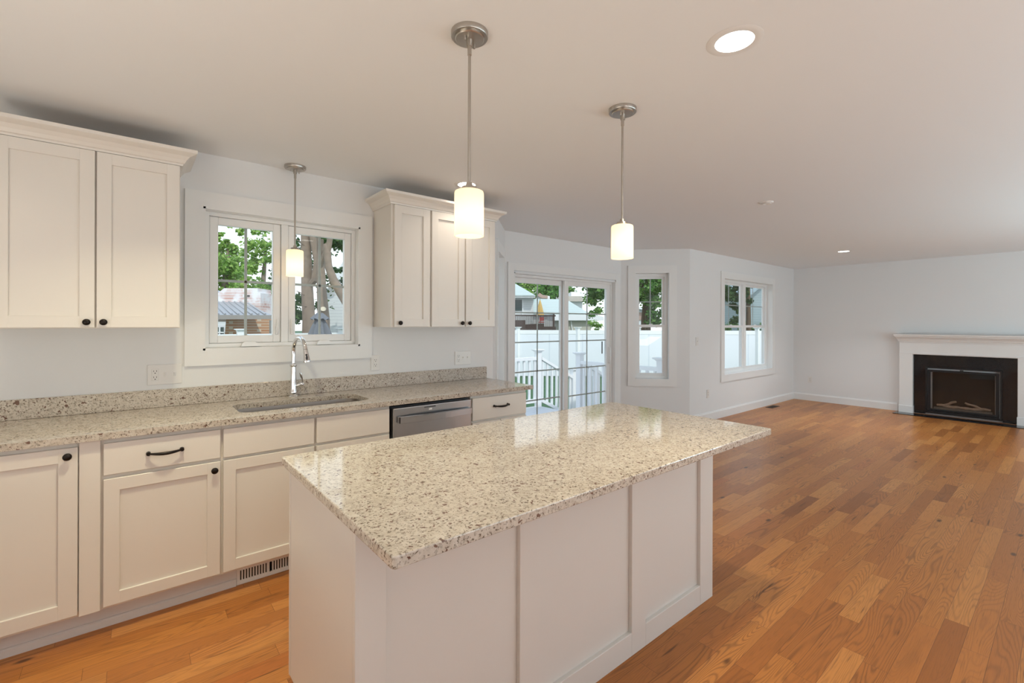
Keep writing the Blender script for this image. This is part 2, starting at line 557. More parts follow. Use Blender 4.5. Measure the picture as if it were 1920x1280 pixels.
wall('wall_kitchen', FB, XL, BX0, [W1])
wall('wall_bay_left', FBL, 0, LB, [WBl])
wall('wall_bay_center', FBC, BX0 + BD, BX1 - BD, [DR])
wall('wall_bay_right', FBR, 0, LB, [WB])
wall('wall_living', FB, BX1, XF + T, [W4])
wall('wall_fireplace', FR(XF, T, R(-90)), 0, T - YR)
wall('wall_left', FR(XL, YR, R(90)), 0, T - YR)
rear = MB()
for x0, x1, z0, z1 in ((XL - T, 1.4, 0, H), (1.4, 9.2, 0, 0.45), (1.4, 9.2, 2.25, H), (5.0, 6.0, 0.45, 2.25), (9.2, XF + T, 0, H)):
    rear.box(x0, x1, YR - T, YR, z0, z1)
struct(rear.build('wall_rear', WALL))
outline = [(XL - T, YR - T), (XF + T, YR - T), (XF + T, T), (BX1 + 0.066, T), (BX1 - BD + 0.066, BD + T), (BX0 + BD - 0.066, BD + T), (BX0 - 0.066, T), (XL - T, T)]
fl = MB().prism(outline, -0.25, 0.0).build('floor', FLOOR)
struct(fl)
struct(MB().prism(outline, H, H + 0.3).build('ceiling', CEILM))
struct(MB().box(XL - 0.4, XF + 0.4, YR - 0.4, 0.3, H + 0.3, 3.3).build('roof_shade_block', SIDEW))  # unseen block above the ceiling, added to shade the deck

def baseboard(name, M, x0, x1, h=0.125):
    m = MB(M)
    m.prism([(0, 0), (-0.015, 0), (-0.015, h - 0.02), (-0.011, h - 0.014), (-0.007, h), (0, h)], x0, x1, 'x')
    return struct(m.build(name, TRIM))

baseboard('baseboard_living', FB, BX1 + 0.006, XF - 0.015)
baseboard('baseboard_fireplace_left', FR(XF, 0, R(-90)), 0.0, 1.54)
baseboard('baseboard_fireplace_right', FR(XF, 0, R(-90)), 3.08, 5.5)
baseboard('baseboard_bay_right', FBR, 0.0, LB)
baseboard('baseboard_bay_left', FBL, 0.0, LB)
baseboard('baseboard_bay_center_left', FBC, BX0 + BD, 3.26)
baseboard('baseboard_bay_center_right', FBC, 5.24, BX1 - BD)

# ------------------------------------------------------------------ windows and door
def frame_boxes(m, x0, x1, z0, z1, w, y0, y1, bev=0.002, bottom=None, top=None):
    b = w if bottom is None else bottom
    tp = w if top is None else top
    m.box(x0, x0 + w, y0, y1, z0, z1, bev)
    m.box(x1 - w, x1, y0, y1, z0, z1, bev)
    if tp:
        m.box(x0 + w - .0025, x1 - w + .0025, y0 + .0004, y1, z1 - tp, z1, bev)
    if b:
        m.box(x0 + w - .0025, x1 - w + .0025, y0 + .0004, y1, z0, z0 + b, bev)
    return m

def casing(win, M, hole, w=0.092, floor=False):
    x0, x1, z0, z1 = hole
    m = MB(M)
    if floor:
        frame_boxes(m, x0 - w, x1 + w, 0.0, z1 + w + 0.02, w, -0.019, 0, 0.002, bottom=0)
    else:
        frame_boxes(m, x0 - w, x1 + w, z0 - w, z1 + w, w, -0.019, 0, 0)
    m.build('casing', TRIM, win)
    j = MB(M)
    d = 0.012
    for b in ((x0, x0 + d, z0, z1), (x1 - d, x1, z0, z1), (x0, x1, z1 - d, z1)) + (() if floor else ((x0, x1, z0, z0 + d),)):
        j.box(b[0], b[1], -0.0185, T - 0.01, b[2], b[3])
    j.build('jamb', TRIM, win)

def pane_grid(win, M, x0, x1, z0, z1, y, nx, nz, bar=0.018):
    """one pane with the grille sealed inside it"""
    gl = MB(M).box(x0, x1, y, y + 0.004, z0, z1).build('pane', GLASS, win)
    if nx > 1 or nz > 1:
        m = MB(M)
        for i in range(1, nx):
            xc = x0 + (x1 - x0) * i / nx
            m.box(xc - bar / 2, xc + bar / 2, y + 0.006, y + 0.012, z0, z1)
        for k in range(1, nz):
            zc = z0 + (z1 - z0) * k / nz
            m.box(x0, x1, y + 0.006, y + 0.012, zc - bar / 2, zc + bar / 2)
        m.build('grille', GRILLE, gl)
    return gl

# window over the sink: a pair of casements
def win_root(name, label):
    o = bpy.data.objects.new(name, None)
    C.objects.link(o)
    o.empty_display_size = 0.1
    struct(o, label)
    return o

w1 = win_root('window_1', 'white double casement window above the sink')
casing(w1, FB, W1)
fx0, fx1, fz0, fz1 = W1[0] + .012, W1[1] - .012, W1[2] + .012, W1[3] - .012
xm = 0.806
m = MB(FB)
frame_boxes(m, fx0, fx1, fz0, fz1, 0.026, 0.05, 0.14)
m.box(xm - 0.022, xm + 0.022, 0.05, 0.14, fz0 + .026, fz1 - .026, 0.002)
m.build('frame', VINYL, w1)
for a, b, hx in ((fx0 + .027, xm - .023, 1), (xm + .023, fx1 - .027, -1)):
    s_ = frame_boxes(MB(FB), a, b, fz0 + .027, fz1 - .027, 0.048, 0.062, 0.105, 0.004).build('sash', VINYL, w1)
    pane_grid(w1, FB, a + .046, b - .046, fz0 + .073, fz1 - .073, 0.08, 2, 2, 0.016)
    # folding crank cover on the sill
    xc = (a + b) / 2 + 0.02
    k = MB(FB)
    k.prism([(xc - .055, fz0 + .004), (xc + .055, fz0 + .004), (xc + .05, fz0 + .022), (xc + .02, fz0 + .034), (xc - .035, fz0 + .034), (xc - .05, fz0 + .02)], 0.028, 0.056, 'y')
    k.build('crank_cover', VINYL, w1, True)
    # tilt lever lock on the meeting stile
    xl = (b - .024) if hx > 0 else (a + .024)
    k = MB(FB)
    k.tube([(xl, 0.055, 1.335), (xl, 0.046, 1.36), (xl + .004 * hx, 0.044, 1.40), (xl + .004 * hx, 0.052, 1.43)], [0.007, 0.008, 0.006, 0.004], 8)
    k.box(xl - .009, xl + .009, 0.052, 0.062, 1.325, 1.37, 0.003)
    k.build('lock_lever', VINYL, w1, True)

def double_hung(win, M, x0, x1, z0, z1, nx=2, nz=2):
    zm = (z0 + z1) / 2
    m = MB(M)
    frame_boxes(m, x0, x1, z0, z1, 0.04, 0.075, 0.15)
    m.build('frame', VINYL, win)
    a, b = x0 + .034, x1 - .034
    frame_boxes(MB(M), a, b, zm - .018, z1 - .034, 0.036, 0.112, 0.14, 0.003).build('upper_sash', VINYL, win)
    pane_grid(win, M, a + .034, b - .034, zm + .016, z1 - .068, 0.124, nx, nz, 0.013)
    frame_boxes(MB(M), a, b, z0 + .034, zm + .018, 0.038, 0.082, 0.11, 0.003).build('lower_sash', VINYL, win)
    pane_grid(win, M, a + .036, b - .036, z0 + .07, zm - .018, 0.095, 1, 1)
    k = MB(M)
    xc = (a + b) / 2
    k.box(xc - .025, xc + .025, 0.084, 0.104, zm + .018, zm + .03, 0.004)
    k.build('sash_lock', VINYL, win)

w2 = win_root('window_2', 'narrow white window in the near side of the bay')
casing(w2, FBL, WBl)
double_hung(w2, FBL, WBl[0] + .012, WBl[1] - .012, WBl[2] + .012, WBl[3] - .012)
w3 = win_root('window_3', 'narrow white window in the far side of the bay')
casing(w3, FBR, WB)
double_hung(w3, FBR, WB[0] + .012, WB[1] - .012, WB[2] + .012, WB[3] - .012)
w4 = win_root('window_4', 'white twin window in the living area')
casing(w4, FB, W4)
x4 = (W4[0] + W4[1]) / 2
double_hung(w4, FB, W4[0] + .012, x4, W4[2] + .012, W4[3] - .012)
double_hung(w4, FB, x4, W4[1] - .012, W4[2] + .012, W4[3] - .012)

d1 = win_root('door_1', 'white sliding patio door with grilles in the bay')
casing(d1, FBC, DR, 0.088, True)
m = MB(FBC)
frame_boxes(m, DR[0] + .012, DR[1] - .012, 0.0, DR[3] - .012, 0.03, 0.04, 0.15, 0.002, bottom=0.03)
m.build('frame', VINYL, d1)
for a, b, y, nm in ((3.370, 4.272, 0.100, 'fixed_panel'), (4.218, 5.12, 0.052, 'sliding_panel')):
    p = frame_boxes(MB(FBC), a, b, 0.03, 1.945, 0.072, y, y + 0.04, 0.003, bottom=0.09, top=0.062).build(nm, VINYL, d1)
    gl = pane_grid(p, FBC, a + .07, b - .07, 0.12, 1.885, y + 0.018, 2, 5, 0.016)
    if nm == 'sliding_panel':
        k = MB(FBC)
        xh = b - 0.03
        k.tube([(xh, y - .004, .86), (xh - .004, y - .03, .88), (xh - .006, y - .038, .97), (xh - .004, y - .03, 1.06), (xh, y - .004, 1.08)], [.009, .008, .008, .008, .009], 8)
        k.build('handle', VINYL, p, True)
        MB(FBC).box(b - .12, b - .105, y + .042, y + .056, 0.99, 1.16, .004).build('outer_handle', BLACKP, p)

# ------------------------------------------------------------------ cabinets
def shaker(parent, x0, x1, z0, z1, yf, mat=CAB, st=0.056, th=0.019, name='door'):
    m = MB()
    rec = 0.010
    frame_boxes(m, x0, x1, z0, z1, st, yf, yf + th, 0.0015)
    m.box(x0 + st - .003, x1 - st + .003, yf + rec, yf + th - .002, z0 + st - .003, z1 - st + .003)
    return m.build(name, mat, parent)

def knob(parent, x, z, yf, r=0.0155):
    m = MB(Matrix.Translation((x, yf, z)) @ Matrix.Rotation(PI / 2, 4, 'X'))
    m.lathe([(0, 0), (0.007, 0), (0.006, 0.010), (0.0075, 0.013), (r, 0.016), (r * 1.0, 0.021), (r * 0.8, 0.025), (r * 0.4, 0.0275), (0, 0.028)], (0, 0, 0), 20)
    return m.build('knob', KNOB, parent, True)

def pull(parent, xc, z, yf, L=0.128):
    m = MB()
    pts, rs = [], []
    for i in range(13):
        t = i / 12
        x = xc - L / 2 + L * t
        pts.append((x, yf - 0.012 - 0.020 * math.sin(PI * t) ** 0.7, z - 0.004 * math.sin(PI * t)))
        rs.append(0.0042 + 0.0035 * math.sin(PI * t))
    m.tube(pts, rs, 10)
    for sx in (-1, 1):
        c = xc + sx * L / 2
        m.tube([(c, yf, z), (c, yf - 0.004, z), (c, yf - 0.012, z), (c, yf - 0.020, z)], [0.0095, 0.009, 0.006, 0.0085], 12)
    return m.build('pull', KNOB, parent, True)

def slab(parent, x0, x1, z0, z1, yf, name='drawer', mat=CAB):
    return MB().box(x0, x1, yf, yf + .019, z0, z1, 0.002).build(name, mat, parent)

CROWN = [(0.0, 0.0), (0.010, 0.0), (0.012, 0.010), (0.018, 0.014), (0.026, 0.030), (0.040, 0.048), (0.056, 0.056), (0.064, 0.060), (0.070, 0.064), (0.072, 0.080), (0.0, 0.080)]
def crown(parent, x0, x1, yf, z0, left, right):
    m = MB()
    n = len(CROWN)
    def row(p, z):
        pts = []
        if left:
            pts.append((x0 - p, -0.001, z0 + z))
        pts.append((x0 - (p if left else 0), yf - p, z0 + z))
        pts.append((x1 + (p if right else 0), yf - p, z0 + z))
        if right:
            pts.append((x1 + p, -0.001, z0 + z))
        return [m._v(q) for q in pts]
    rows = [row(p, z) for p, z in CROWN]
    for a, b in zip(rows[:-1], rows[1:]):
        for k in range(len(a) - 1):
            m.bm.faces.new((a[k], a[k + 1], b[k + 1], b[k]))
    for k in (0, -1):
        m.bm.faces.new([r[k] for r in rows])
    return m.build('crown_molding', CAB, parent)

UB, UT, UF = 1.375, 2.265, -0.305
def wall_cab(label, x0, x1, doors, left, right, face_w=0.02):
    t = thing('wall_cabinet', label, 'cabinet', ((x0 + x1) / 2, 0, UB), 'white wall cabinets beside the sink window')
    b = MB()
    b.box(x0, x1, UF, 0, UB, UT, 0.001)
    b.build('cabinet_box', CAB, t)
    MB().box(x0 + .004, x1 - .004, UF + .004, -0.002, UT, UT + .002).build('cabinet_top', RAWPLY, t)
    for a, c, kx in doors:
        d = shaker(t, a, c, UB + .004, 2.247, UF - .0195)
        knob(d, kx, UB + .031, UF - .0195)
    crown(t, x0, x1, UF - .004, 2.250, left, right)
    return t

wall_cab('white two-door wall cabinet hanging to the left of the sink window', -0.505, 0.2, [(-0.490, -0.1435, -0.172), (-0.1365, 0.196, -0.110)], False, True)
wall_cab('narrow single-door white wall cabinet just right of the sink window', 1.416, 1.726, [(1.434, 1.718, 1.474)], True, False)
wall_cab('white two-door wall cabinet at the bay end, behind the hanging lamp', 1.726, 2.335, [(1.734, 2.027, 1.998), (2.040, 2.326, 2.068)], False, True)

BF = -0.610      # face frame plane
DF = -0.6295     # door face plane
CT = 0.884       # underside of the counter
def base_box(t, x0, x1):
    MB().box(x0, x1, BF, -0.002, 0.115, CT, 0.001).build('cabinet_box', CAB, t)
GB = 'white base cabinets along the sink wall'
t = thing('base_cabinet', 'white base cabinet with one tall door, at the left end of the counter', 'cabinet', (-0.6, -0.3, 0.115), GB)
base_box(t, -0.75, -0.178)
d = shaker(t, -0.62, -0.182, 0.13, 0.862, DF, st=0.062)
knob(d, -0.214, 0.828, DF)
t = thing('base_cabinet', 'white base cabinet with a black drawer pull over one door, left of the sink', 'cabinet', (0.1, -0.3, 0.115), GB)
MB().box(-0.178, -0.108, BF - .0155, -0.3, 0.118, CT, 0.0015).build('filler_strip', CAB, t)
base_box(t, -0.108, 0.354)
d = slab(t, -0.098, 0.348, 0.719, 0.862, DF)
pull(d, 0.124, 0.792, DF)
d = shaker(t, -0.098, 0.348, 0.13, 0.701, DF)
knob(d, 0.322, 0.662, DF)
t = thing('base_cabinet', 'white sink base cabinet with two flat false fronts under the sink', 'cabinet', (0.81, -0.3, 0.115), GB)
b = MB()
x0, x1 = 0.354, 1.267
b.box(x0, x0 + .018, BF, -.002, 0.115, CT, .001); b.box(x1 - .018, x1, BF, -.002, 0.115, CT, .001)
b.box(x0 + .018, x1 - .018, BF, -.002, 0.115, 0.133); b.box(x0 + .018, x1 - .018, -.02, -.002, 0.133, 0.6)
b.box(x0 + .018, x1 - .018, BF, BF + .019, 0.84, CT); b.box(0.79, 0.83, BF, BF + .019, 0.133, 0.69); b.box(0.79, 0.83, BF, BF + .019, 0.73, 0.84)
b.box(x0 + .018, x1 - .018, BF, BF + .019, 0.69, 0.73)
b.build('cabinet_box', CAB, t)
for a, c, kx in ((0.361, 0.804, 0.776), (0.818, 1.260, 0.846)):
    slab(t, a, c, 0.716, 0.862, DF, 'false_front')
    d = shaker(t, a, c, 0.13, 0.701, DF)
    knob(d, kx, 0.662, DF)
t = thing('base_cabinet', 'white drawer base cabinet at the bay end, right of the dishwasher', 'cabinet', (2.15, -0.3, 0.115), GB)
base_box(t, 1.888, 2.418)
d = slab(t, 1.896, 2.408, 0.700, 0.862, DF)
pull(d, 2.154, 0.789, DF)
for a, c, kx in ((1.896, 2.149, 2.124), (2.156, 2.408, 2.182)):
    d = shaker(t, a, c, 0.13, 0.684, DF)
    knob(d, kx, 0.65, DF)

tk = thing('toe_kick', 'pale grey recessed toe kick board under the sink wall cabinets', 'toe kick', (0, -0.53, 0))
MB().box(-0.75, 2.418, -0.535, -0.52, 0, 0.114).build('board', TOEM, tk)
MB().prism([(-0.535, 0), (-0.547, 0), (-0.547, 0.030), (-0.541, 0.036), (-0.535, 0.036)], -0.75, 0.432, 'x').build('shoe_strip', TOEM, tk)
vt = thing('toe_kick_vent', 'white slotted heating vent set in the toe kick below the sink', 'vent', (0.58, -0.54, 0))
v = MB()
vx0, vx1, sx0 = 0.434, 0.80, 0.450
v.box(vx0, vx1, -0.5445, -0.5355, 0.001, 0.024, .001)
v.box(vx0, vx1, -0.5445, -0.5355, 0.076, 0.113, .001)
for i in range(25):
    xa = sx0 + i * 0.0136
    w = 0.0066 if i != 11 else 0.012
    v.box(xa - 0.0066 if i else vx0, xa, -0.5445, -0.5355, 0.024, 0.076)
v.box(sx0 + 24 * .0136, vx1, -0.5445, -0.5355, 0.024, 0.076)
v.box(sx0 + 10 * .0136, sx0 + 11 * .0136, -0.5445, -0.5355, 0.024, 0.076)
v.build('grille', TRIM, vt)
MB().box(sx0 - .004, vx1 - .01, -0.5395, -0.5352, 0.02, 0.08).build('duct', DARKV, vt)

# dishwasher
t = thing('dishwasher', 'stainless steel dishwasher with a bowed bar handle under the counter', 'dishwasher', (1.577, -0.3, 0))
MB().box(1.276, 1.881, -0.600, -0.03, 0.117, 0.868).build('tub', BLACKP, t)
dd = MB().box(1.281, 1.878, -0.642, -0.600, 0.12, 0.862, 0.006, 2).build('door_panel', STEEL, t)
hb = MB()
N = 12
A, B = [], []
xs0, xs1 = 1.315, 1.862
ring = []
for i in range(N + 1):
    q = i / N
    x = xs0 + (xs1 - xs0) * q
    bow = 0.028 + 0.022 * math.sin(PI * q)
    y1 = -0.642 - bow
    ring.append([hb._v((x, y1, 0.768)), hb._v((x, y1, 0.806)), hb._v((x, y1 + .014, 0.810)), hb._v((x, y1 + .014, 0.764))])
for a, b in zip(ring[:-1], ring[1:]):
    for k in range(4):
        hb.bm.faces.new((a[k], a[(k + 1) % 4], b[(k + 1) % 4], b[k]))
hb.bm.faces.new(ring[0][::-1]); hb.bm.faces.new(ring[-1])
hb.box(xs0, xs0 + .016, -0.672, -0.641, 0.768, 0.806)
hb.box(xs1 - .016, xs1, -0.672, -0.641, 0.768, 0.806)
hb.build('handle', STEEL, dd)
MB().box(1.50, 1.585, -0.6432, -0.6415, 0.845, 0.850).build('control_marks', BLACKP, dd)
MB().box(1.535, 1.557, -0.6438, -0.6415, 0.826, 0.838, .001).build('logo_badge', TRIM, dd)

# ------------------------------------------------------------------ counter, sink, faucet
def rrect(x0, x1, y0, y1, r, seg=6):
    pts = []
    for cx, cy, a0 in ((x1 - r, y1 - r, 0), (x0 + r, y1 - r, 90), (x0 + r, y0 + r, 180), (x1 - r, y0 + r, 270)):
        for k in range(seg + 1):
            a = R(a0 + 90 * k / seg)
            pts.append((cx + r * math.cos(a), cy + r * math.sin(a)))
    return pts

CX0, CX1, CY0 = -0.80, 2.467, -0.648
SX0, SX1, SY0, SY1, SR = 0.455, 1.190, -0.515, -0.188, 0.065
ct = thing('kitchen_countertop', 'long speckled granite countertop with backsplash on the sink wall', 'countertop', (0.8, -0.3, CT))
m = MB()
bm = m.bm
outer = [(CX0, CY0), (CX1, CY0), (CX1, -0.001), (CX0, -0.001)]
inner = rrect(SX0, SX1, SY0, SY1, SR)
def ring_faces(z, up):
    vo = [bm.verts.new((x, y, z)) for x, y in outer]
    vi = [bm.verts.new((x, y, z)) for x, y in inner]
    es = [bm.edges.new((vo[i], vo[(i + 1) % 4])) for i in range(4)]
    es += [bm.edges.new((vi[i], vi[(i + 1) % len(vi)])) for i in range(len(vi))]
    bmesh.ops.triangle_fill(bm, use_beauty=True, edges=es)
    return vo, vi
to, ti = ring_faces(0.914, 1)
bo, bi = ring_faces(CT, -1)
for a, b in ((to, bo), (ti, bi)):
    n = len(a)
    for i in range(n):
        bm.faces.new((a[i], a[(i + 1) % n], b[(i + 1) % n], b[i]))
# drop triangles that fill the sink hole
for f in [f for f in bm.faces if abs(f.normal.z) > .9 or True]:
    c = f.calc_center_median()
    if SX0 + .01 < c.x < SX1 - .01 and SY0 + .01 < c.y < SY1 - .01 and all(SX0 - 1e-4 <= v_.co.x <= SX1 + 1e-4 and SY0 - 1e-4 <= v_.co.y <= SY1 + 1e-4 for v_ in f.verts) and max(v_.co.z for v_ in f.verts) - min(v_.co.z for v_ in f.verts) < 1e-5:
        bm.faces.remove(f)
bmesh.ops.remove_doubles(bm, verts=bm.verts, dist=1e-6)
m.build('slab', GRAN, ct)
MB().box(CX0, CX1, -0.0215, -0.001, 0.9145, 1.016, 0.0015).build('backsplash', GRAN, ct)

sk = thing('kitchen_sink', 'undermount stainless steel sink basin set below the granite', 'sink', (0.82, -0.35, 0.68))
m = MB()
prof = [(0.010, CT - .001), (0.008, CT - .001), (0.004, 0.86), (-0.002, 0.74), (-0.02, 0.70), (-0.05, 0.690)]
rows = []
for off, z in prof:
    rows.append([m._v((x, y, z)) for x, y in rrect(SX0 - off, SX1 + off, SY0 - off, SY1 + off, max(0.02, SR + off))])
n = len(rows[0])
for a, b in zip(rows[:-1], rows[1:]):
    for i in range(n):
        m.bm.faces.new((a[i], a[(i + 1) % n], b[(i + 1) % n], b[i]))
m.bm.faces.new(rows[-1])
m.build('basin', SINKM, sk, True)
MB().lathe([(0, .006), (.02, .006), (.03, .004), (.042, .003), (.045, 0), (0, 0)], (0.82, -0.30, 0.6905), 24).build('drain', CHROME, sk, True)

fc = thing('faucet', 'chrome gooseneck pull-down faucet standing behind the sink', 'faucet', (0.826, -0.095, 0.914))
fx, fy = 0.826, -0.095
MB().lathe([(0, 0), (.030, 0), (.031, .006), (.027, .010), (.0235, .014), (.024, .020), (.0255, .034), (.0225, .044), (.0215, .055), (.0205, .10), (.018, .17), (.0175, .20), (.022, .204), (.024, .212), (.021, .220), (.016, .224), (0, .224)], (fx, fy, 0.914), 28).build('body', CHROME, fc, True)
pts, rs = [], []
ex, ey = 0.850, -0.285
top = 1.322 - .013
z0 = 1.135
for k in range(5):
    pts.append((fx, fy, z0 + (1.215 - z0) * k / 4)); rs.append(.0135)
for k in range(1, 17):
    a = PI * (1 - k / 16 * 0.93)
    q = (math.cos(a) + 1) / 2
    pts.append((fx + (ex - fx) * q, fy + (ey - fy) * q, 1.215 + (top - 1.215) * math.sin(a))); rs.append(.0135)
sp_ = MB().tube(pts, rs, 16).build('spout', CHROME, fc, True)
p_end = Vector(pts[-1])
d_ = (Vector((0.855, -0.297, 1.155)) - p_end).normalized()
L_ = (Vector((0.855, -0.297, 1.155)) - p_end).length
hd = MB().tube([p_end + d_ * (L_ * q) for q in (0, .1, .35, .7, .88, .90, 1.0)], [.0135, .0155, .017, .0205, .0235, .0255, .0245], 20).build('spray_head', CHROME, fc, True)
for q, ln in ((0.42, .013), (0.66, .024)):
    c_ = p_end + d_ * (L_ * q) + Vector((-.004, -.0205 - .004 * q, .002))
    MB(Matrix.Translation(c_)).box(-.006, .006, -.004, .004, -ln / 2, ln / 2, .003).build('spray_button', BLACKP, hd)
hv = MB()
hv.tube([(fx + .012, fy - .004, 0.985), (fx + .030, fy - .010, 0.990), (fx + .046, fy - .016, 0.996), (fx + .056, fy - .020, 0.998), (fx + .062, fy - .022, 0.999)], [.010, .013, .0145, .013, .007], 16)
hv.tube([(fx + .052, fy - .018, 1.005), (fx + .050, fy - .022, 1.03), (fx + .042, fy - .026, 1.055), (fx + .036, fy - .028, 1.075)], [.004, .0045, .009, .006], 10)
hv.build('lever_handle', CHROME, fc, True)

# ------------------------------------------------------------------ island
ix0, ix1, iy0, iy1 = 0.450, 2.322, -2.195, -1.548
it = thing('kitchen_island', 'white panelled kitchen island base with batten strips', 'island', (1.39, -1.87, 0))
m = MB()
m.box(ix0 + .016, ix1 - .016, iy0 + .018, iy1 - .02, 0.115, CT)
m.box(ix0 + .016, ix1 - .016, iy0 + .018, iy1 - .10, 0.0, 0.115)
m.build('island_box', ISL, it)
# end panels with a toe notch on the kitchen side
for a, b in ((ix0, ix0 + .016), (ix1 - .016, ix1)):
    MB().prism([(iy0 + .018, 0), (iy1 - .075, 0), (iy1 - .075, 0.105), (iy1 - .065, 0.115), (iy1 - .018, 0.115), (iy1 - .018, CT), (iy0 + .018, CT)], a, b, 'x').build('end_panel', ISL, it)
MB().box(ix0 - .002, ix0 + .03, iy1 - .018, iy1, 0.115, CT, .0015).build('corner_stile', ISL, it)
for a, b in ((0.450, 0.537), (1.015, 1.108), (1.637, 1.737), (2.199, 2.322)):
    MB().box(a, b, iy0, iy0 + .0185, 0.0, CT, .0015).build('batten', ISL, it)
for a, b in ((0.537, 1.015), (1.108, 1.637), (1.737, 2.199)):
    MB().box(a, b, iy0, iy0 + .0185, 0.0, 0.098, .0015).build('bottom_rail', ISL, it)
for a, b in ((0.47, 0.93), (0.94, 1.39), (1.40, 1.85), (1.86, 2.31)):
    MB().box(a, b, iy1 - .019, iy1, 0.13, 0.862, .0015).build('cabinet_door', ISL, it)
m = MB()
bm = m.bm
pts = rrect(0.425, 2.336, -2.474, -1.530, 0.010, 4)
m.prism(pts, CT, 0.914, 'z')
es = [e for e in bm.edges if abs(e.verts[0].co.z - e.verts[1].co.z) < 1e-6]
bmesh.ops.bevel(bm, geom=es, offset=0.004, segments=3, affect='EDGES', profile=0.5)
tag(m.build('island_countertop', GRAN, None, False), 'rectangular polished granite top lying on the kitchen island', 'countertop')

# ------------------------------------------------------------------ outlets and switches
def plate(label, M, x, z, gangs, name='outlet_plate', cat='outlet', dark=True):
    """gangs: string of o (receptacle) and s (toggle switch)"""
    w = 0.070 + 0.046 * (len(gangs) - 1)
    loc = M @ Vector((x, 0, z))
    t = thing(name, label, cat, loc, 'white electrical wall plates')
    m = MB(M)
    m.box(x - w / 2, x + w / 2, -0.0065, -0.0003, z - .058, z + .058, .002, 2)
    m.build('cover_plate', PLATE, t)
    for i, g_ in enumerate(gangs):
        xc = x - 0.023 * (len(gangs) - 1) + 0.046 * i
        if g_ == 'o':
            r = MB(M)
            r.box(xc - .0165, xc + .0165, -0.0085, -0.006, z - .034, z + .034, .0015)
            ro = r.build('receptacle', PLATE, t)
            sl = MB(M)
            for dz in (-.019, .016):
                for dx in (-.0065, .0065):
                    sl.box(xc + dx - .0012, xc + dx + .0012, -0.0089, -0.0083, z + dz + .001, z + dz + .010)
                sl.box(xc - .0028, xc + .0028, -0.0089, -0.0083, z + dz - .009, z + dz - .004)
            sl.build('slots', SLOT, ro)
        else:
            r = MB(M)
            r.box(xc - .0055, xc + .0055, -0.008, -0.006, z - .013, z + .013, .001)
            r.box(xc - .0042, xc + .0042, -0.017, -0.007, z + .000, z + .009, .001)
            r.build('toggle', PLATE, t)
    return t

plate('white three-gang plate of outlet and two switches, left of the sink window', FB, 0.149, 1.102, 'oss')
plate('single white outlet at the lower right corner of the sink window', FB, 1.430, 1.104, 'o')
plate('white three-gang plate above the backsplash at the bay end of the counter', FB, 2.222, 1.104, 'oss')
plate('single white light switch on the living wall between bay and twin window', FB, 6.138, 1.157, 's', 'switch_plate', 'switch')
plate('low white outlet on the living wall below the light switch', FB, 6.447, 0.395, 'o')
plate('low white outlet on the fireplace wall near the room corner', FR(XF, 0, R(-90)), 0.278, 0.385, 'o')

# ------------------------------------------------------------------ lamps
WARM = (1.0, 0.80, 0.52)
def pendant(label, x, y, zb, zt, power):
    t = thing('pendant_lamp', label, 'pendant lamp', (x, y, H), 'brushed nickel pendant lamps with opal shades')
    c = MB().lathe([(0, 0), (.066, 0), (.066, -.015), (.064, -.018), (.052, -.018), (.052, -.022), (.049, -.025), (.012, -.026), (.011, -.05), (.0, -.05)], (x, y, H), 40).build('canopy', NICKEL, t, True)
    for dx in (-.030, .030):
        MB().lathe([(0, 0), (.004, 0), (.004, -.010), (.005, -.011), (.004, -.016), (0, -.017)], (x + dx * .9, y + dx * .35, H - .0255), 12).build('canopy_screw', NICKEL, c, True)
    rod = MB()
    rod.lathe([(0, 0), (.0075, 0), (.0075, -.035), (.0055, -.037), (.0055, -(H - zt - .05)), (0, -(H - zt - .05))], (x, y, H - .045), 16)
    rod.build('rod', NICKEL, t, True)
    MB().lathe([(0, .030), (.010, .030), (.013, .018), (.026, .014), (.030, .004), (.030, -.003), (.014, -.004), (.014, -.04), (0, -.04)], (x, y, zt), 28).build('fitter', NICKEL, t, True)
    h = zt - zb
    ro, th = .0525, .003
    MB().lathe([(.014, h), (ro - .008, h), (ro - .002, h - .003), (ro, h - .010), (ro, 0), (ro - th, 0), (ro - th, h - .010), (ro - .010, h - th), (.014, h - th)], (x, y, zb), 48).build('shade', OPAL, t, True)
    MB().lathe([(0, .055), (.012, .05), (.013, .035), (.024, .012), (.026, 0), (.020, -.017), (.010, -.025), (0, -.027)], (x, y, zb + .075), 24).build('bulb', BULB, t, True)
    light('pendant_light', 'POINT', (x, y, zb + .045), power, WARM, parent=t, shadow_soft_size=0.018)
    return t
pendant('nearest brushed nickel pendant lamp, hanging over the near end of the island', 0.927, -2.012, 1.716, 1.877, 0.20)
pendant('brushed nickel pendant lamp hanging over the far end of the island', 1.826, -1.995, 1.720, 1.880, 0.17)
pendant('smaller looking pendant lamp hanging in front of the sink window', 0.831, -0.105, 1.712, 1.885, 0.26)

def downlight(label, x, y, power, color=(1.0, 0.86, 0.70), seen=True):
    if seen:
        t = thing('recessed_light', label, 'ceiling light', (x, y, H), 'round recessed ceiling lights')
        MB().lathe([(.066, -.0005), (.066, -.003), (.070, -.004), (.088, -.003), (.096, -.0008), (.096, -.0003)], (x, y, H), 48).build('trim_ring', TRIM, t, True)
        MB().lathe([(0, -.0025), (.066, -.0025), (.066, -.001), (0, -.001)], (x, y, H), 40).build('lens', LENS, t)
    else:
        t = None
    light('recessed_lamp', 'AREA', (x, y, H - .012), power, color, parent=t, shape='DISK', size=0.14, spread=R(115))
    return t
downlight('large bright recessed ceiling light above the near end of the island', 1.70, -2.59, 9, (1.0, 0.85, 0.55))
downlight('recessed ceiling light between the sink wall cabinets and the island', 1.929, -0.495, 1.2)
downlight('small distant recessed ceiling light in front of the fireplace', 7.807, -1.288, 12, (0.92, 0.97, 1.0))
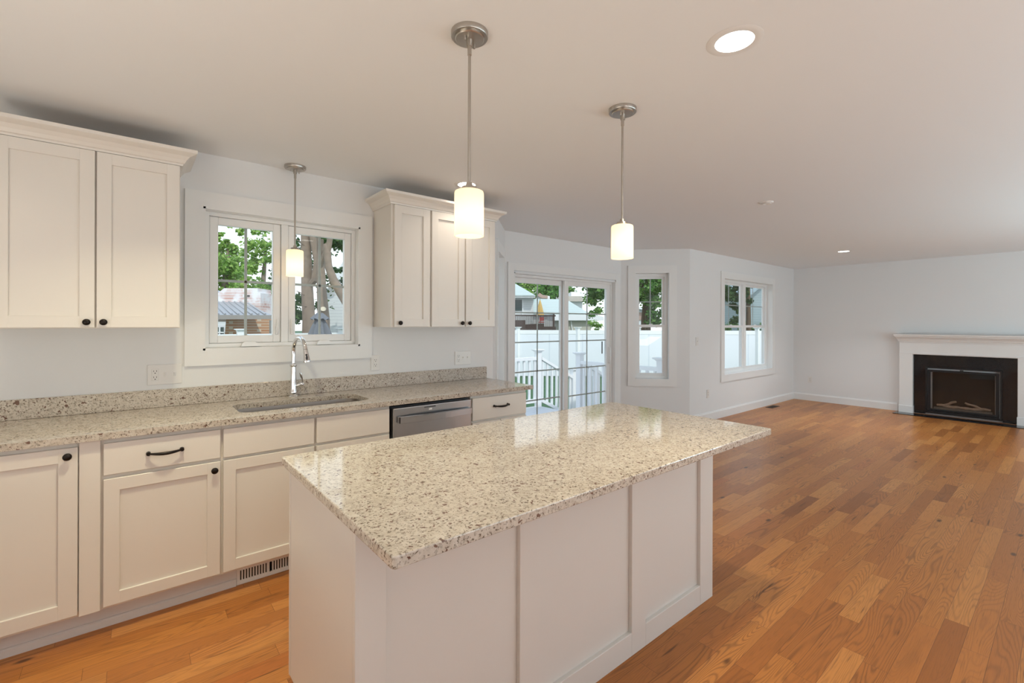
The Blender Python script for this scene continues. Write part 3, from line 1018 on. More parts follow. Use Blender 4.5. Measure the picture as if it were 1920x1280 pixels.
# ceiling lamps without fixtures; first inferred from cabinet glow, the rest added fill
downlight('', -0.62, -0.85, 1.0, seen=False)
downlight('', 0.2, -1.25, 10, (1.0, 0.92, 0.62), seen=False)  # added to brighten the aisle; no can seen here
downlight('', 5.0, -4.6, 3, (1.0, 0.95, 0.85), seen=False)
downlight('', 8.0, -4.2, 4, (1.0, 0.97, 0.92), seen=False)

sd = thing('smoke_detector', 'small white round smoke detector on the ceiling of the living area', 'smoke detector', (4.163, -1.713, H))
MB().lathe([(0, -.012), (.030, -.012), (.046, -.010), (.052, -.006), (.055, 0), (0, 0)], (4.163, -1.713, H), 32).build('housing', TRIM, sd, True)
MB().lathe([(.022, -.0122), (.024, -.0150), (.034, -.0150), (.036, -.0118)], (4.163, -1.713, H), 24).build('sensor_ring', PLATE, sd)

# ------------------------------------------------------------------ fireplace
FPX0 = 9.53
yL, yLi, yRi, yR = -1.581, -1.745, -2.867, -3.031
mt = thing('fireplace_mantel', 'white painted wooden mantel surround with a long shelf', 'mantel', (9.6, -2.306, 0))
XW = XF - .001
for a, b in ((yLi, yL), (yR, yRi)):
    p = MB()
    p.box(FPX0, XW, a, b, 0.118, 0.95, .002)
    p.build('pilaster', TRIM, mt)
    MB().box(FPX0 - .014, XW, a - .006, b + .006, 0.0, 0.118, .003).build('plinth', TRIM, mt)
    inn = (yLi - .012, yLi) if a == yLi else (yRi, yRi + .012)
MB().box(FPX0 + .004, XW, yR, yL, 0.935, 1.13, .002).build('header_board', TRIM, mt)
MB().box(FPX0 - .004, FPX0 + .02, yR, yL, 0.945, 0.957, .002).build('header_bead', TRIM, mt)
m = MB()
sh = [(0.0, 1.128), (0.012, 1.128), (0.016, 1.145), (0.026, 1.150), (0.034, 1.170), (0.056, 1.195), (0.076, 1.206), (0.080, 1.222), (0.092, 1.226), (0.098, 1.250), (0.0, 1.250)]
rows = []
for p, z in sh:
    rows.append([m._v(q) for q in ((XW, yL + p * .6, z), (FPX0 - p, yL + p * .6, z), (FPX0 - p, yR - p * .6, z), (XW, yR - p * .6, z))])
for a, b in zip(rows[:-1], rows[1:]):
    for k in range(3):
        m.bm.faces.new((a[k], a[k + 1], b[k + 1], b[k]))
m.bm.faces.new(rows[0][::-1])
m.build('shelf', TRIM, mt)
fs = thing('fireplace_surround', 'polished black granite facing around the gas fireplace', 'fireplace surround', (9.62, -2.306, 0))
iy_a, iy_b, iz_t = -1.885, -2.718, 0.752
FX = 9.60
MB().box(FX, XW, iy_a, yLi - .001, 0.012, 0.934).build('side_slab', BGRAN, fs)
MB().box(FX, XW, yRi + .001, iy_b, 0.012, 0.934).build('side_slab', BGRAN, fs)
MB().box(FX, XW, iy_b, iy_a, iz_t, 0.934).build('top_slab', BGRAN, fs)
hs = MB().box(9.30, XW - .13, -3.075, -1.54, 0.0002, 0.008, .002)
tag(hs.build('hearth_slab', BGRAN), 'thin polished black hearth slab flush on the oak floor', 'hearth')
fi = thing('gas_fireplace', 'black gas fireplace insert with glass front and ceramic logs', 'fireplace', (9.6, -2.3, 0.03))
m = MB()
m.box(9.59, 9.645, iy_a - .002, iy_a - .022, 0.03, iz_t - .003)
m.box(9.59, 9.645, iy_b + .002, iy_b + .022, 0.03, iz_t - .003)
m.box(9.59, 9.645, iy_b + .022, iy_a - .022, iz_t - .025, iz_t - .003)
m.box(9.59, 9.645, iy_b + .022, iy_a - .022, 0.03, 0.05)
m.build('outer_frame', BLACKM, fi)
m = MB(FR(0, 0, R(-90)))
gy0, gy1 = -iy_a + .03, -iy_b - .03
frame_boxes(m, gy0, gy1, 0.075, 0.705, 0.035, 9.575, 9.60, .003, bottom=.03)
m.build('door_frame', BLACKM, fi)
MB().box(9.57, 9.60, iy_b + .03, iy_a - .03, 0.032, 0.072, .003).build('lower_louver', BLACKM, fi)
MB().box(9.566, 9.575, -2.32, -2.28, 0.708, 0.722, .002).build('latch', BLACKM, fi)
MB().box(9.588, 9.591, -gy1 + .034, -gy0 - .034, 0.104, 0.672).build('glass_front', FGLASS, fi)
m = MB()
y0, y1 = -gy1 + .05, -gy0 - .05
m.face([(9.644, y0, .1), (9.644, y1, .1), (9.644, y1, .70), (9.644, y0, .70)])
m.build('firebox_back', FIREBOX, fi)
MB().box(9.596, 9.643, y0 + .02, y1 - .02, 0.10, 0.135).build('ember_bed', EMBER, fi)
for k, (ya, za, yb, zb_, r) in enumerate(((-2.02, .165, -2.30, .150, .022), (-2.28, .150, -2.60, .165, .021), (-2.10, .17, -2.24, .245, .018), (-2.33, .235, -2.52, .17, .017))):
    a, b = Vector((9.618, ya, za)), Vector((9.622, yb, zb_))
    MB().tube([a.lerp(b, q) + Vector((0, 0, .006 * math.sin(q * 9 + k))) for q in (0, .2, .4, .6, .8, 1)], [r * .8, r, r * .92, r * 1.05, r * .95, r * .7], 10).build('log', LOG, fi, True)

rg = thing('floor_register', 'dark brown metal floor register by the living wall baseboard', 'vent', (8.40, -0.12, 0))
m = MB()
frame_boxes_ = [(8.25, 8.55, -.175, -.163), (8.25, 8.55, -.077, -.065), (8.25, 8.262, -.163, -.077), (8.538, 8.55, -.163, -.077)]
for a, b, c_, d_ in frame_boxes_:
    m.box(a, b, c_, d_, 0.0002, 0.005)
for k in range(18):
    x = 8.27 + k * .0152
    m.box(x, x + .006, -.163, -.077, 0.0002, 0.004)
m.build('grate', REG, rg)
MB().box(8.262, 8.538, -.163, -.077, 0.0002, 0.0012).build('damper', DARKV, rg)

# ------------------------------------------------------------------ outdoors
GZ = -0.69
def Wp(u, v, d):
    """point on the sight line of a pixel at forward distance d"""
    a, b = u - 960, V0 - v
    a, b = a * math.cos(ROLL) - b * math.sin(ROLL), a * math.sin(ROLL) + b * math.cos(ROLL)
    return CAM + Vector((math.cos(YAW) + math.sin(YAW) * a / FPX, math.sin(YAW) - math.cos(YAW) * a / FPX, b / FPX)) * d

struct(MB().box(-70, 110, 1.0, 120, GZ - .3, GZ).build('lawn', LAWN))

# deck with railings
DZ = -0.25
dk = MB()
dk.box(2.0, 6.32, BD + T + .01, 3.48, DZ - .04, DZ)
dk.build('deck_floor', DECKM)
dk_o = bpy.data.objects['deck_floor']
struct(dk_o)
def post(parent, x, y, z0, z1, w=0.10, cap=True, mat=RAILV):
    m = MB()
    m.box(x - w / 2, x + w / 2, y - w / 2, y + w / 2, z0, z1)
    o = m.build('post', mat, parent)
    if cap:
        c = MB()
        hw = w / 2
        for a, za, zb in ((hw + .012, z1, z1 + .014), (hw + .045, z1 + .030, z1 + .050)):
            c.box(x - a, x + a, y - a, y + a, za, zb)
        lo = [c._v((x + sx * (hw + .012), y + sy * (hw + .012), z1 + .014)) for sx, sy in ((-1, -1), (1, -1), (1, 1), (-1, 1))]
        hi = [c._v((x + sx * (hw + .045), y + sy * (hw + .045), z1 + .030)) for sx, sy in ((-1, -1), (1, -1), (1, 1), (-1, 1))]
        for k in range(4):
            c.bm.faces.new((lo[k], lo[(k + 1) % 4], hi[(k + 1) % 4], hi[k]))
        c.build('post_cap', mat, o)
    return o
def rail_section(label, A, B, n, posts, za=DZ, zb=DZ):
    """straight or stair railing between two points, with balusters"""
    A, B = Vector(A), Vector(B)
    t = thing('deck_railing', label, 'railing', (A.x, A.y, za), 'white vinyl deck railings')
    for q in posts:
        p = A if q == 0 else B
        post(t, p.x, p.y, (za if q == 0 else zb), (za if q == 0 else zb) + 1.09)
    d = (B - A).normalized()
    side = Vector((-d.y, d.x, 0))
    def bar(z_off, w, h, name):
        m = MB()
        vs = []
        for P, z in ((A + d * .05, za), (B - d * .05, zb)):
            for s1, s2 in ((-1, 0), (1, 0), (1, 1), (-1, 1)):
                q = P + side * (w / 2 * s1)
                vs.append(m._v((q.x, q.y, z + z_off + h * s2)))
        for f in ((0, 1, 2, 3), (7, 6, 5, 4), (0, 4, 5, 1), (1, 5, 6, 2), (2, 6, 7, 3), (3, 7, 4, 0)):
            m.bm.faces.new([vs[i] for i in f])
        m.build(name, RAILV, t)
    bar(.93, .085, .06, 'top_rail')
    bar(.09, .06, .07, 'bottom_rail')
    for i in range(n):
        q = (i + .7) / (n + .4)
        P = A.lerp(B, q)
        z = za + (zb - za) * q
        MB().box(P.x - .019, P.x + .019, P.y - .019, P.y + .019, z + .15, z + .94).build('baluster', RAILV, t)
    return t
rail_section('white deck railing along the far edge, left of the stair post', (2.6, 3.40, 0), (6.24, 3.40, 0), 26, (1,))
rail_section('white deck railing on the near side of the stairs, seen through sliding panel', (6.22, 2.27, 0), (6.22, 0.62, 0), 11, (0, 1))
rail_section('white sloping stair railing at the far side of the deck steps', (6.26, 3.40, 0), (7.25, 3.40, 0), 7, (1,), DZ, -.69)
rail_section('white sloping stair railing at the near side of the deck steps', (6.22, 2.27, 0), (7.25, 2.27, 0), 7, (1,), DZ, -.69)
st = thing('deck_steps', 'pale grey composite deck steps down to the lawn', 'steps', (6.7, 2.8, GZ))
for k in range(2):
    MB().box(6.33 + .3 * k, 6.63 + .3 * k, 2.34, 3.33, GZ, DZ - .15 * (k + 1)).build('tread', DECKM, st)

# vinyl privacy fence
FT = 1.14
fpts = [(-6.0, 7.9), (1.9, 8.7), (11.6, 10.4), (18.8, 4.5), (25.0, -0.6)]
flab = ['white vinyl privacy fence run seen through the sink window', 'white vinyl privacy fence run beyond the deck rail', 'white vinyl privacy fence run behind the sliding door and bay window', 'white vinyl privacy fence run outside the living window']
for (a, b), lab in zip(zip(fpts[:-1], fpts[1:]), flab):
    A, B = Vector((*a, 0)), Vector((*b, 0))
    L = (B - A).length
    ang = math.atan2(B.y - A.y, B.x - A.x)
    M = FR(A.x, A.y, ang)
    t = thing('privacy_fence', lab, 'fence', (A.x, A.y, GZ), 'white vinyl fence runs')
    MB(M).box(.08, L - .08, -.02, .02, GZ + .05, FT - .14).build('board_panel', FENCEV, t)
    MB(M).box(.08, L - .08, -.03, .03, FT - .15, FT).build('top_rail', FENCEC, t)
    n = max(1, round(L / 2.4))
    for k in range(n if lab != flab[-1] else n + 1):
        p = M @ Vector((L * k / n, -.01, 0))
        post(t, p.x, p.y, GZ, FT + .07, .13, True, FENCEC)

# trees
def leaves(name, blobs, size, mat, parent, seed, aspect=0.62):
    rnd = random.Random(seed)
    bm = bmesh.new()
    for c, r, n in blobs:
        c = Vector(c)
        rr = Vector(r) if isinstance(r, (tuple, list)) else Vector((r, r, r))
        subs = []
        for _ in range(max(4, n // 45)):
            d = Vector((rnd.gauss(0, 1), rnd.gauss(0, 1), rnd.gauss(0, 1))).normalized() * (rnd.random() ** 0.45)
            subs.append(Vector((c.x + d.x * rr.x, c.y + d.y * rr.y, c.z + d.z * rr.z)))
        sr = (rr.x + rr.y + rr.z) / 3 * 0.30
        for _ in range(int(n * 1.7)):
            s0 = rnd.choice(subs)
            d = Vector((rnd.gauss(0, 1), rnd.gauss(0, 1), rnd.gauss(0, .7)))
            p = s0 + d * sr * 0.55
            s = size * .72 * rnd.uniform(.6, 1.35)
            u = Vector((rnd.gauss(0, 1), rnd.gauss(0, 1), rnd.gauss(0, .6))).normalized()
            w = u.cross(Vector((rnd.gauss(0, 1), rnd.gauss(0, 1), rnd.gauss(0, 1)))).normalized()
            n_ = u.cross(w)
            q = [p - u * s, p + w * s * aspect + n_ * s * .12, p + u * s, p - w * s * aspect + n_ * s * .12]
            bm.faces.new([bm.verts.new(k) for k in q])
    me = bpy.data.meshes.new(name)
    bm.to_mesh(me)
    bm.free()
    me.materials.append(mat)
    o = bpy.data.objects.new(name, me)
    C.objects.link(o)
    o.parent = parent
    o.matrix_parent_inverse = Matrix.Translation(-parent.location)
    return o

def tree(label, base, trunk, blobs, size, lmat, bmat, seed, branches=()):
    t = thing('garden_tree', label, 'tree', base, 'trees in the gardens')
    MB().tube(trunk[0], trunk[1], 10).build('trunk', bmat, t, True)
    for pts, rs in branches:
        MB().tube(pts, rs, 8).build('branch', bmat, t, True)
    leaves('foliage', blobs, size, lmat, t, seed)
    return t

# behind the sink window
b0 = Wp(420, 620, 34); b0.z = GZ
tree('bright green leafy tree behind the pavilion, with pointed top shoots', b0, ([b0, b0 + Vector((0, 0, 4)), b0 + Vector((.3, 0, 8))], [.35, .28, .1]),
     [(Wp(422, 500, 34), (1.9, 1.9, 1.5), 1300), (Wp(408, 452, 34), (.5, .5, .85), 190), (Wp(423, 458, 34), (.4, .4, .7), 150), (Wp(400, 480, 34), (1.0, 1.0, .9), 360), (Wp(437, 476, 34), (.6, .6, .7), 200), (Wp(380, 520, 34), (2.5, 2.5, 2.4), 700), (Wp(420, 550, 34), (2.6, 2.2, 1.3), 900), (Wp(452, 535, 33), (1.0, 1.0, 1.0), 330)], .20, LEAF_L, BARK, 1)
b1 = Wp(490, 620, 24); b1.z = GZ
tree('yellow-green maple tree behind the brick chimney', b1, ([b1, b1 + Vector((0, 0, 3)), b1 + Vector((.2, 0, 6))], [.22, .16, .06]),
     [(Wp(492, 455, 24), (1.3, 1.3, .75), 330), (Wp(463, 440, 24), (.35, .35, .4), 60), (Wp(470, 470, 24), (.5, .5, .5), 120), (Wp(498, 490, 24), (.7, .7, .5), 170), (Wp(478, 530, 24), (1.3, 1.2, .8), 560), (Wp(500, 570, 24), (1.0, 1.0, 1.0), 500), (Wp(505, 425, 24.5), (1.0, 1.0, .5), 150), (Wp(441, 425, 25), (.3, .3, .35), 34)], .15, LEAF_L, BARK, 2)
b2 = Wp(578, 640, 13.5); b2.z = GZ
tr = Wp
tree('thick grey pine trunk with bare broken branches, outside the right sash', b2, ([b2, Wp(579, 600, 13.5), Wp(576, 540, 13.5), Wp(574, 470, 13.5), Wp(572, 400, 13.5)], [.20, .175, .16, .14, .12]),
     [(Wp(556, 470, 15.5), (.9, .9, 1.2), 420), (Wp(560, 580, 15.5), (.8, .8, .9), 420), (Wp(592, 450, 15.5), (.7, .7, .7), 150), (Wp(590, 500, 15.5), (.5, .5, 1.0), 160)], .10, LEAF_D, BARK, 3,
     [([Wp(580, 535, 13.5), Wp(590, 525, 13.4), Wp(595, 490, 13.4), Wp(586, 440, 13.4), Wp(584, 400, 13.4)], [.10, .10, .10, .10, .09]),
      ([Wp(576, 555, 13.4), Wp(566, 550, 13.3), Wp(556, 545, 13.2)], [.02, .015, .008]), ([Wp(574, 462, 13.4), Wp(562, 452, 13.3), Wp(552, 448, 13.2)], [.02, .015, .008]),
      ([Wp(578, 575, 13.4), Wp(566, 572, 13.2), Wp(560, 568, 13.1)], [.018, .012, .006])])
b3 = Wp(607, 640, 12.5); b3.z = GZ
t3 = tree('leaning pine trunk with a pale sawn limb behind the grey umbrella', b3, ([b3, Wp(607, 600, 12.5), Wp(603, 540, 12.5), Wp(601, 490, 12.6), Wp(600, 430, 12.6)], [.17, .155, .12, .10, .08]),
     [(Wp(612, 445, 14), (.6, .6, .5), 190), (Wp(640, 460, 14), (.35, .5, .7), 240), (Wp(618, 520, 15), (.5, .5, .8), 190), (Wp(636, 515, 15), (.3, .3, .6), 70)], .085, LEAF_D, BARK, 4,
     [([Wp(600, 500, 12.5), Wp(607, 480, 12.4), Wp(614, 465, 12.3)], [.06, .055, .05]), ([Wp(600, 482, 12.5), Wp(606, 482, 12.4)], [.02, .012])])
cutm = MB()
cutm.lathe([(0, .004), (.085, .004), (.09, 0), (.085, -.06), (0, -.06)], (0, 0, 0), 16)
bm = cutm.bm
dirv = (CAM - Wp(606, 579, 12.3)).normalized()
cutm.M = Matrix.Translation(Wp(606, 579, 12.3)) @ dirv.to_track_quat('Z', 'Y').to_matrix().to_4x4() @ Matrix.Diagonal((.85, .65, 1, 1))
cutm.build('sawn_limb', CUTW, t3)
b4 = Wp(652, 560, 11.6)
b4b = Wp(668, 640, 11.6); b4b.z = GZ
tree('bare curved pine limb sawn off at its top, crossing the white gable', b4b, ([b4b, Wp(655, 575, 11.6), Wp(640, 550, 11.6), Wp(625, 525, 11.6), Wp(616, 500, 11.6), Wp(613, 465, 11.6), Wp(611, 457, 11.6)], [.13, .125, .115, .105, .09, .085, .06]),
     [(Wp(625, 440, 12.5), (.5, .5, .3), 110)], .08, LEAF_D, BARK, 5,
     [([Wp(614, 475, 11.6), Wp(618, 452, 11.6), Wp(622, 425, 11.6)], [.075, .07, .06])])

def closed_umbrella(label, px, ytop, ybot, d, wpx, mat, folds, seed):
    top, bot = Wp(px, ytop, d), Wp(px, ybot, d)
    rb = wpx / 2 / FPX * d
    t = thing('closed_umbrella', label, 'umbrella', (bot.x, bot.y, GZ))
    MB().tube([(bot.x, bot.y, GZ), (top.x, top.y, top.z + .05)], .022, 8).build('pole', FASC, t)
    m = MB()
    seg = folds * 6
    rows = []
    for q in range(9):
        f = q / 8
        z = top.z + (bot.z - top.z) * f
        rr = rb * (.10 + .9 * f ** .8)
        row = []
        for k in range(seg):
            a = 2 * PI * k / seg
            r_ = rr * (1 + .22 * math.cos(folds * a + seed) * min(1, f * 2))
            row.append(m._v((bot.x + r_ * math.cos(a), bot.y + r_ * math.sin(a), z + .03 * math.sin(folds * a) * f)))
        rows.append(row)
    for a, b in zip(rows[:-1], rows[1:]):
        for k in range(seg):
            m.bm.faces.new((a[k], a[(k + 1) % seg], b[(k + 1) % seg], b[k]))
    m.bm.faces.new(rows[0])
    m.build('canopy', mat, t, True)
    return t, top, rb
cu, tp, rb = closed_umbrella('closed grey patio umbrella beyond the fence, under the sawn limb', 600, 588, 632, 10.9, 40, UMBG, 8, .3)
m = MB()
seg = 48
for (f0, r0), (f1, r1) in (((0.0, .25), (.42, .78)),):
    A = [m._v((tp.x + rb * r0 * (1 + .1 * math.cos(8 * 2 * PI * k / seg)) * math.cos(2 * PI * k / seg), tp.y + rb * r0 * math.sin(2 * PI * k / seg), tp.z + .02)) for k in range(seg)]
    B = [m._v((tp.x + rb * r1 * (1 + .16 * math.cos(8 * 2 * PI * k / seg)) * math.cos(2 * PI * k / seg), tp.y + rb * r1 * math.sin(2 * PI * k / seg), tp.z - .13 + .02 * math.cos(16 * PI * k / seg))) for k in range(seg)]
    for k in range(seg):
        m.bm.faces.new((A[k], A[(k + 1) % seg], B[(k + 1) % seg], B[k]))
    m.bm.faces.new(A)
m.build('vent_flap', UMBG, cu, True)

# brick outdoor fireplace and metal-roofed pavilion
d = 12.4
fwd = Vector((math.cos(YAW), math.sin(YAW), 0))
rgt = Vector((math.sin(YAW), -math.cos(YAW), 0))
def gv(d):
    return V0 + (CAM.z - GZ) * FPX / d + 3
def slab_from_px(m, pts, d, thick):
    """a solid with a traced front outline at distance d and real thickness behind it"""
    pts = [(u, gv(d) if v >= 640 else v) for u, v in pts]
    A = [m._v(Wp(u, v, d)) for u, v in pts]
    B = [m._v(Wp(u, v, d) + fwd * thick) for u, v in pts]
    n = len(pts)
    m.bm.faces.new(A)
    m.bm.faces.new(B[::-1])
    for i in range(n):
        m.bm.faces.new((A[i], B[i], B[(i + 1) % n], A[(i + 1) % n]))
    return m
bf = Wp(465, 640, d); bf.z = GZ
t = thing('brick_fireplace', 'tan brick outdoor fireplace with whitewashed chimney under the pavilion roof', 'outdoor fireplace', bf)
slab_from_px(MB(), [(410, 662), (424, 598), (503, 598), (520, 662)], d, .9).build('hearth_breast', BRICK, t)
slab_from_px(MB(), [(409, 603), (409, 549), (420, 540), (483, 540), (483, 548), (488.5, 549), (488.5, 603)], d + .12, .7).build('chimney', BRICKW, t)
slab_from_px(MB(), [(463, 553), (467.5, 553), (467.5, 556), (463, 556)], d + .10, .05).build('vent_hole', SLOT, t)
pv = thing('garden_pavilion', 'garden pavilion with two-tier grey ribbed metal roof', 'pavilion', Wp(400, 640, 11.5))
pv.location.z = GZ
dp = 11.4
m = MB()
# lower roof plane (front slope) and its thickness
lo = [(330, 590.0, dp), (512, 590.5, dp), (446, 565, dp + 1.3), (425, 557, dp + 1.6), (330, 555, dp + 1.6)]
A = [m._v(Wp(*q)) for q in lo]
B = [m._v(Wp(*q) + Vector((0, 0, -.05))) for q in lo]
m.bm.faces.new(A); m.bm.faces.new(B[::-1])
for i in range(5):
    m.bm.faces.new((A[i], B[i], B[(i + 1) % 5], A[(i + 1) % 5]))
lr = m.build('lower_roof', METR, pv)
for k in range(14):
    u0 = 335 + k * 12.5
    f0 = (u0 - 330) / 182
    p0 = Wp(u0, 590.0, dp)
    ut, vt_, dt_ = 318 + k * 10.0, 555.5 + k * .25, dp + 1.6
    lim = 425
    q = 1.0
    if ut > lim:
        q = max(.08, 1 - (ut - lim) / 62)
    p1 = p0.lerp(Wp(ut, vt_, dt_), q)
    MB().tube([p0 + Vector((0, 0, .02)), p1 + Vector((0, 0, .02))], .022, 6).build('roof_rib', METR, lr)
m = MB()
up = [(330, 549.5, dp + 1.2), (430, 551.5, dp + 1.2), (398, 540, dp + 2.0), (330, 515, dp + 2.4)]
A = [m._v(Wp(*q)) for q in up]
B = [m._v(Wp(*q) + Vector((0, 0, -.04))) for q in up]
m.bm.faces.new(A); m.bm.faces.new(B[::-1])
for i in range(4):
    m.bm.faces.new((A[i], B[i], B[(i + 1) % 4], A[(i + 1) % 4]))
m.build('upper_roof', METR, pv)
slab_from_px(MB(), [(330, 549.5), (431, 551.5), (428, 554), (330, 553.5)], dp + 1.15, .06).build('upper_fascia', FASC, pv)
slab_from_px(MB(), [(320, 590), (514, 590.7), (514, 598), (320, 599)], dp - .02, .10).build('fascia_beam', FASC, pv)
for u in (340, 513):
    p = Wp(u, 600, dp)
    MB().box(p.x - .08, p.x + .08, p.y - .08, p.y + .08, GZ, p.z).build('post', FASC, pv)

# neighbour buildings
GH = 'neighbour buildings beyond the fences'
def building(label, loc, name='neighbour_house'):
    loc = Vector(loc)
    loc.z = GZ
    return thing(name, label, 'building', loc, GH)
t = building('white sided outbuilding low behind the brick fireplace', Wp(405, 640, 17))
slab_from_px(MB(), [(380, 660), (380, 600), (425, 600), (425, 660)], 17, 3).build('wall', SIDEW, t)
w_ = slab_from_px(MB(), [(399.5, 613), (418, 613), (418, 628), (399.5, 628)], 16.95, .06).build('window', WINDK, t)
slab_from_px(MB(), [(410.5, 613), (412.3, 613), (412.3, 628), (410.5, 628)], 16.9, .04).build('mullion', RAILV, w_)
slab_from_px(MB(), [(398, 622), (419, 622), (419, 624), (398, 624)], 16.9, .04).build('rail', RAILV, w_)

t = building('white sided gable house beside the leaning pine trunks', Wp(645, 640, 17))
slab_from_px(MB(), [(612, 660), (612, 545), (618, 538), (623, 532), (660, 580), (660, 660)], 16.8, 4).build('gable_wall', SIDEW, t)
slab_from_px(MB(), [(627, 517), (650, 478), (700, 420), (700, 590), (660, 572)], 21, 4).build('upper_wall', SIDEW, t)
slab_from_px(MB(), [(612, 546), (623, 531), (624, 529), (611, 543.5)], 16.75, 4).build('roof_edge', FENCEC, t)

t = building('white clapboard house with green-grey hip roof and dark window', Wp(970, 640, 28))
slab_from_px(MB(), [(930, 640), (930, 557), (1000, 557), (1000, 640)], 28, 7).build('wall', SIDEW, t)
m = MB()
q = [Wp(918, 553, 27.4), Wp(1004, 553.5, 27.4), Wp(962, 529, 30.5), Wp(918, 520, 31.5), Wp(1004, 553.5, 36)]
v_ = [m._v(p) for p in q] 
v2 = [m._v(p + Vector((0, 0, -.12))) for p in q]
m.bm.faces.new((v_[0], v_[1], v_[2], v_[3])); m.bm.faces.new((v_[1], v_[4], v_[2]))
m.bm.faces.new((v2[0], v2[3], v2[2], v2[1])); m.bm.faces.new((v_[0], v2[0], v2[1], v_[1])); m.bm.faces.new((v_[1], v2[1], v2[4], v_[4]))
m.build('roof', ROOFG, t)
slab_from_px(MB(), [(918, 553.5), (1003.5, 554), (1003.5, 558), (918, 557.5)], 27.4, .2).build('fascia', RAILV, t)
slab_from_px(MB(), [(955, 562), (979, 562), (979, 582), (955, 582)], 27.95, .1).build('window', WINDK, t)
slab_from_px(MB(), [(979, 561), (981, 561), (981, 590), (979, 590)], 27.9, .1).build('window_trim', RAILV, t)

t = building('low outbuilding with a broad green-grey roof behind the yellow umbrella', Wp(1030, 640, 33))
slab_from_px(MB(), [(1000, 640), (1000, 584), (1100, 584), (1100, 640)], 33, 6).build('wall', RAILV, t)
m = MB()
q = [Wp(995, 586, 32.7), Wp(1106, 588, 32.7), Wp(1062, 561, 35), Wp(995, 560, 35)]
A = [m._v(p) for p in q]; B = [m._v(p + Vector((0, 0, -.12))) for p in q]
m.bm.faces.new(A); m.bm.faces.new(B[::-1])
for i in range(4):
    m.bm.faces.new((A[i], B[i], B[(i + 1) % 4], A[(i + 1) % 4]))
m.build('roof', ROOFG, t)
t = building('distant house with brown roof and white gable ends', Wp(1020, 640, 45))
slab_from_px(MB(), [(1005, 660), (1008, 556), (1013, 552), (1031, 555), (1031, 660)], 46, 5).build('wall', RAILV, t)
slab_from_px(MB(), [(1007, 554), (1012, 548.5), (1018, 553), (1027, 554.5), (1027, 559), (1016, 559)], 45.5, 5).build('roof', ROOFB, t)
t = building('distant house with tan roof and white dormer left of the maple', Wp(1078, 640, 44))
slab_from_px(MB(), [(1055, 660), (1055, 563), (1092, 563), (1092, 660)], 44, 6).build('wall', SIDEW, t)
slab_from_px(MB(), [(1050, 565), (1052, 555), (1090, 555), (1096, 565)], 43.5, 5).build('roof', ROOFT, t)
slab_from_px(MB(), [(1071, 555), (1071, 547), (1093, 547), (1093, 555)], 45.5, 3).build('dormer', RAILV, t)
t = building('beige garage with a broad white fascia, behind the fence', Wp(1090, 640, 27), 'garage')
slab_from_px(MB(), [(1050, 660), (1050, 600), (1108, 600), (1108, 660)], 27, 5).build('wall', SIDEB, t)
slab_from_px(MB(), [(1040, 590), (1118, 590), (1132, 594), (1132, 600.5), (1040, 600.5)], 26.7, 5.4).build('fascia', RAILV, t)
slab_from_px(MB(), [(1070, 602), (1071.5, 602), (1074, 620), (1072.5, 620)], 26.9, .05).build('door_frame', RAILV, t)
slab_from_px(MB(), [(1040, 590), (1118, 590), (1124, 588), (1040, 587)], 26.9, 5.2).build('roof', ROOFG, t)

t = thing('timber_deck', 'dark brown raised deck with close balusters behind the white fence', 'deck', Wp(1000, 640, 24.5), None)
t.location.z = GZ
slab_from_px(MB(), [(940, 589.5), (1042, 590.5), (1042, 593), (940, 592)], 24, .12).build('handrail', DARKW, t)
slab_from_px(MB(), [(940, 617), (1042, 618), (1042, 627), (940, 626)], 24, 2.5).build('deck_frame', DARKW, t)
for k in range(38):
    u = 962 + k * 2.05
    slab_from_px(MB(), [(u, 591), (u + 1.1, 591), (u + 1.1, 620), (u, 620)], 24.02, .04).build('baluster', DARKW, t)
for u in (961, 1037):
    slab_from_px(MB(), [(u, 588), (u + 3, 588), (u + 3, 640), (u, 640)], 24, .1).build('post', DARKW, t)
slab_from_px(MB(), [(940, 620), (1042, 620), (1042, 612), (1020, 612), (1020, 606), (985, 608), (985, 600), (940, 600)], 26.6, .05).build('shadow_panel', DARKW, t)  # dark stepped sheet standing in for shade behind the balusters
closed_umbrella('closed yellow umbrella standing on the neighbour deck', 1012.5, 562, 591, 27.4, 13, UMBY, 8, .9)
p = Wp(1015, 600, 25); 
t = thing('folding_chair', 'red folding chair on the neighbour deck under the umbrella', 'chair', (p.x, p.y, Wp(1015, 617, 25).z))
slab_from_px(MB(), [(1011, 594.5), (1020.5, 594), (1020, 601), (1011.5, 602)], 25, .04).build('backrest', REDC, t)
slab_from_px(MB(), [(1011, 603), (1020, 603), (1021, 605), (1011, 605)], 24.8, .4).build('seat', REDC, t)
for u in (1011.5, 1019.5):
    slab_from_px(MB(), [(u, 602), (u + .9, 602), (u + .9, 617), (u, 617)], 24.9, .03).build('leg', FASC, t)
p = Wp(977, 600, 60)
tag(MB().tube([(p.x, p.y, GZ), (p.x, p.y, Wp(977, 500, 60).z)], .11, 8).build('utility_pole', RAILV), 'pale utility pole rising behind the green-grey hip roof', 'pole')

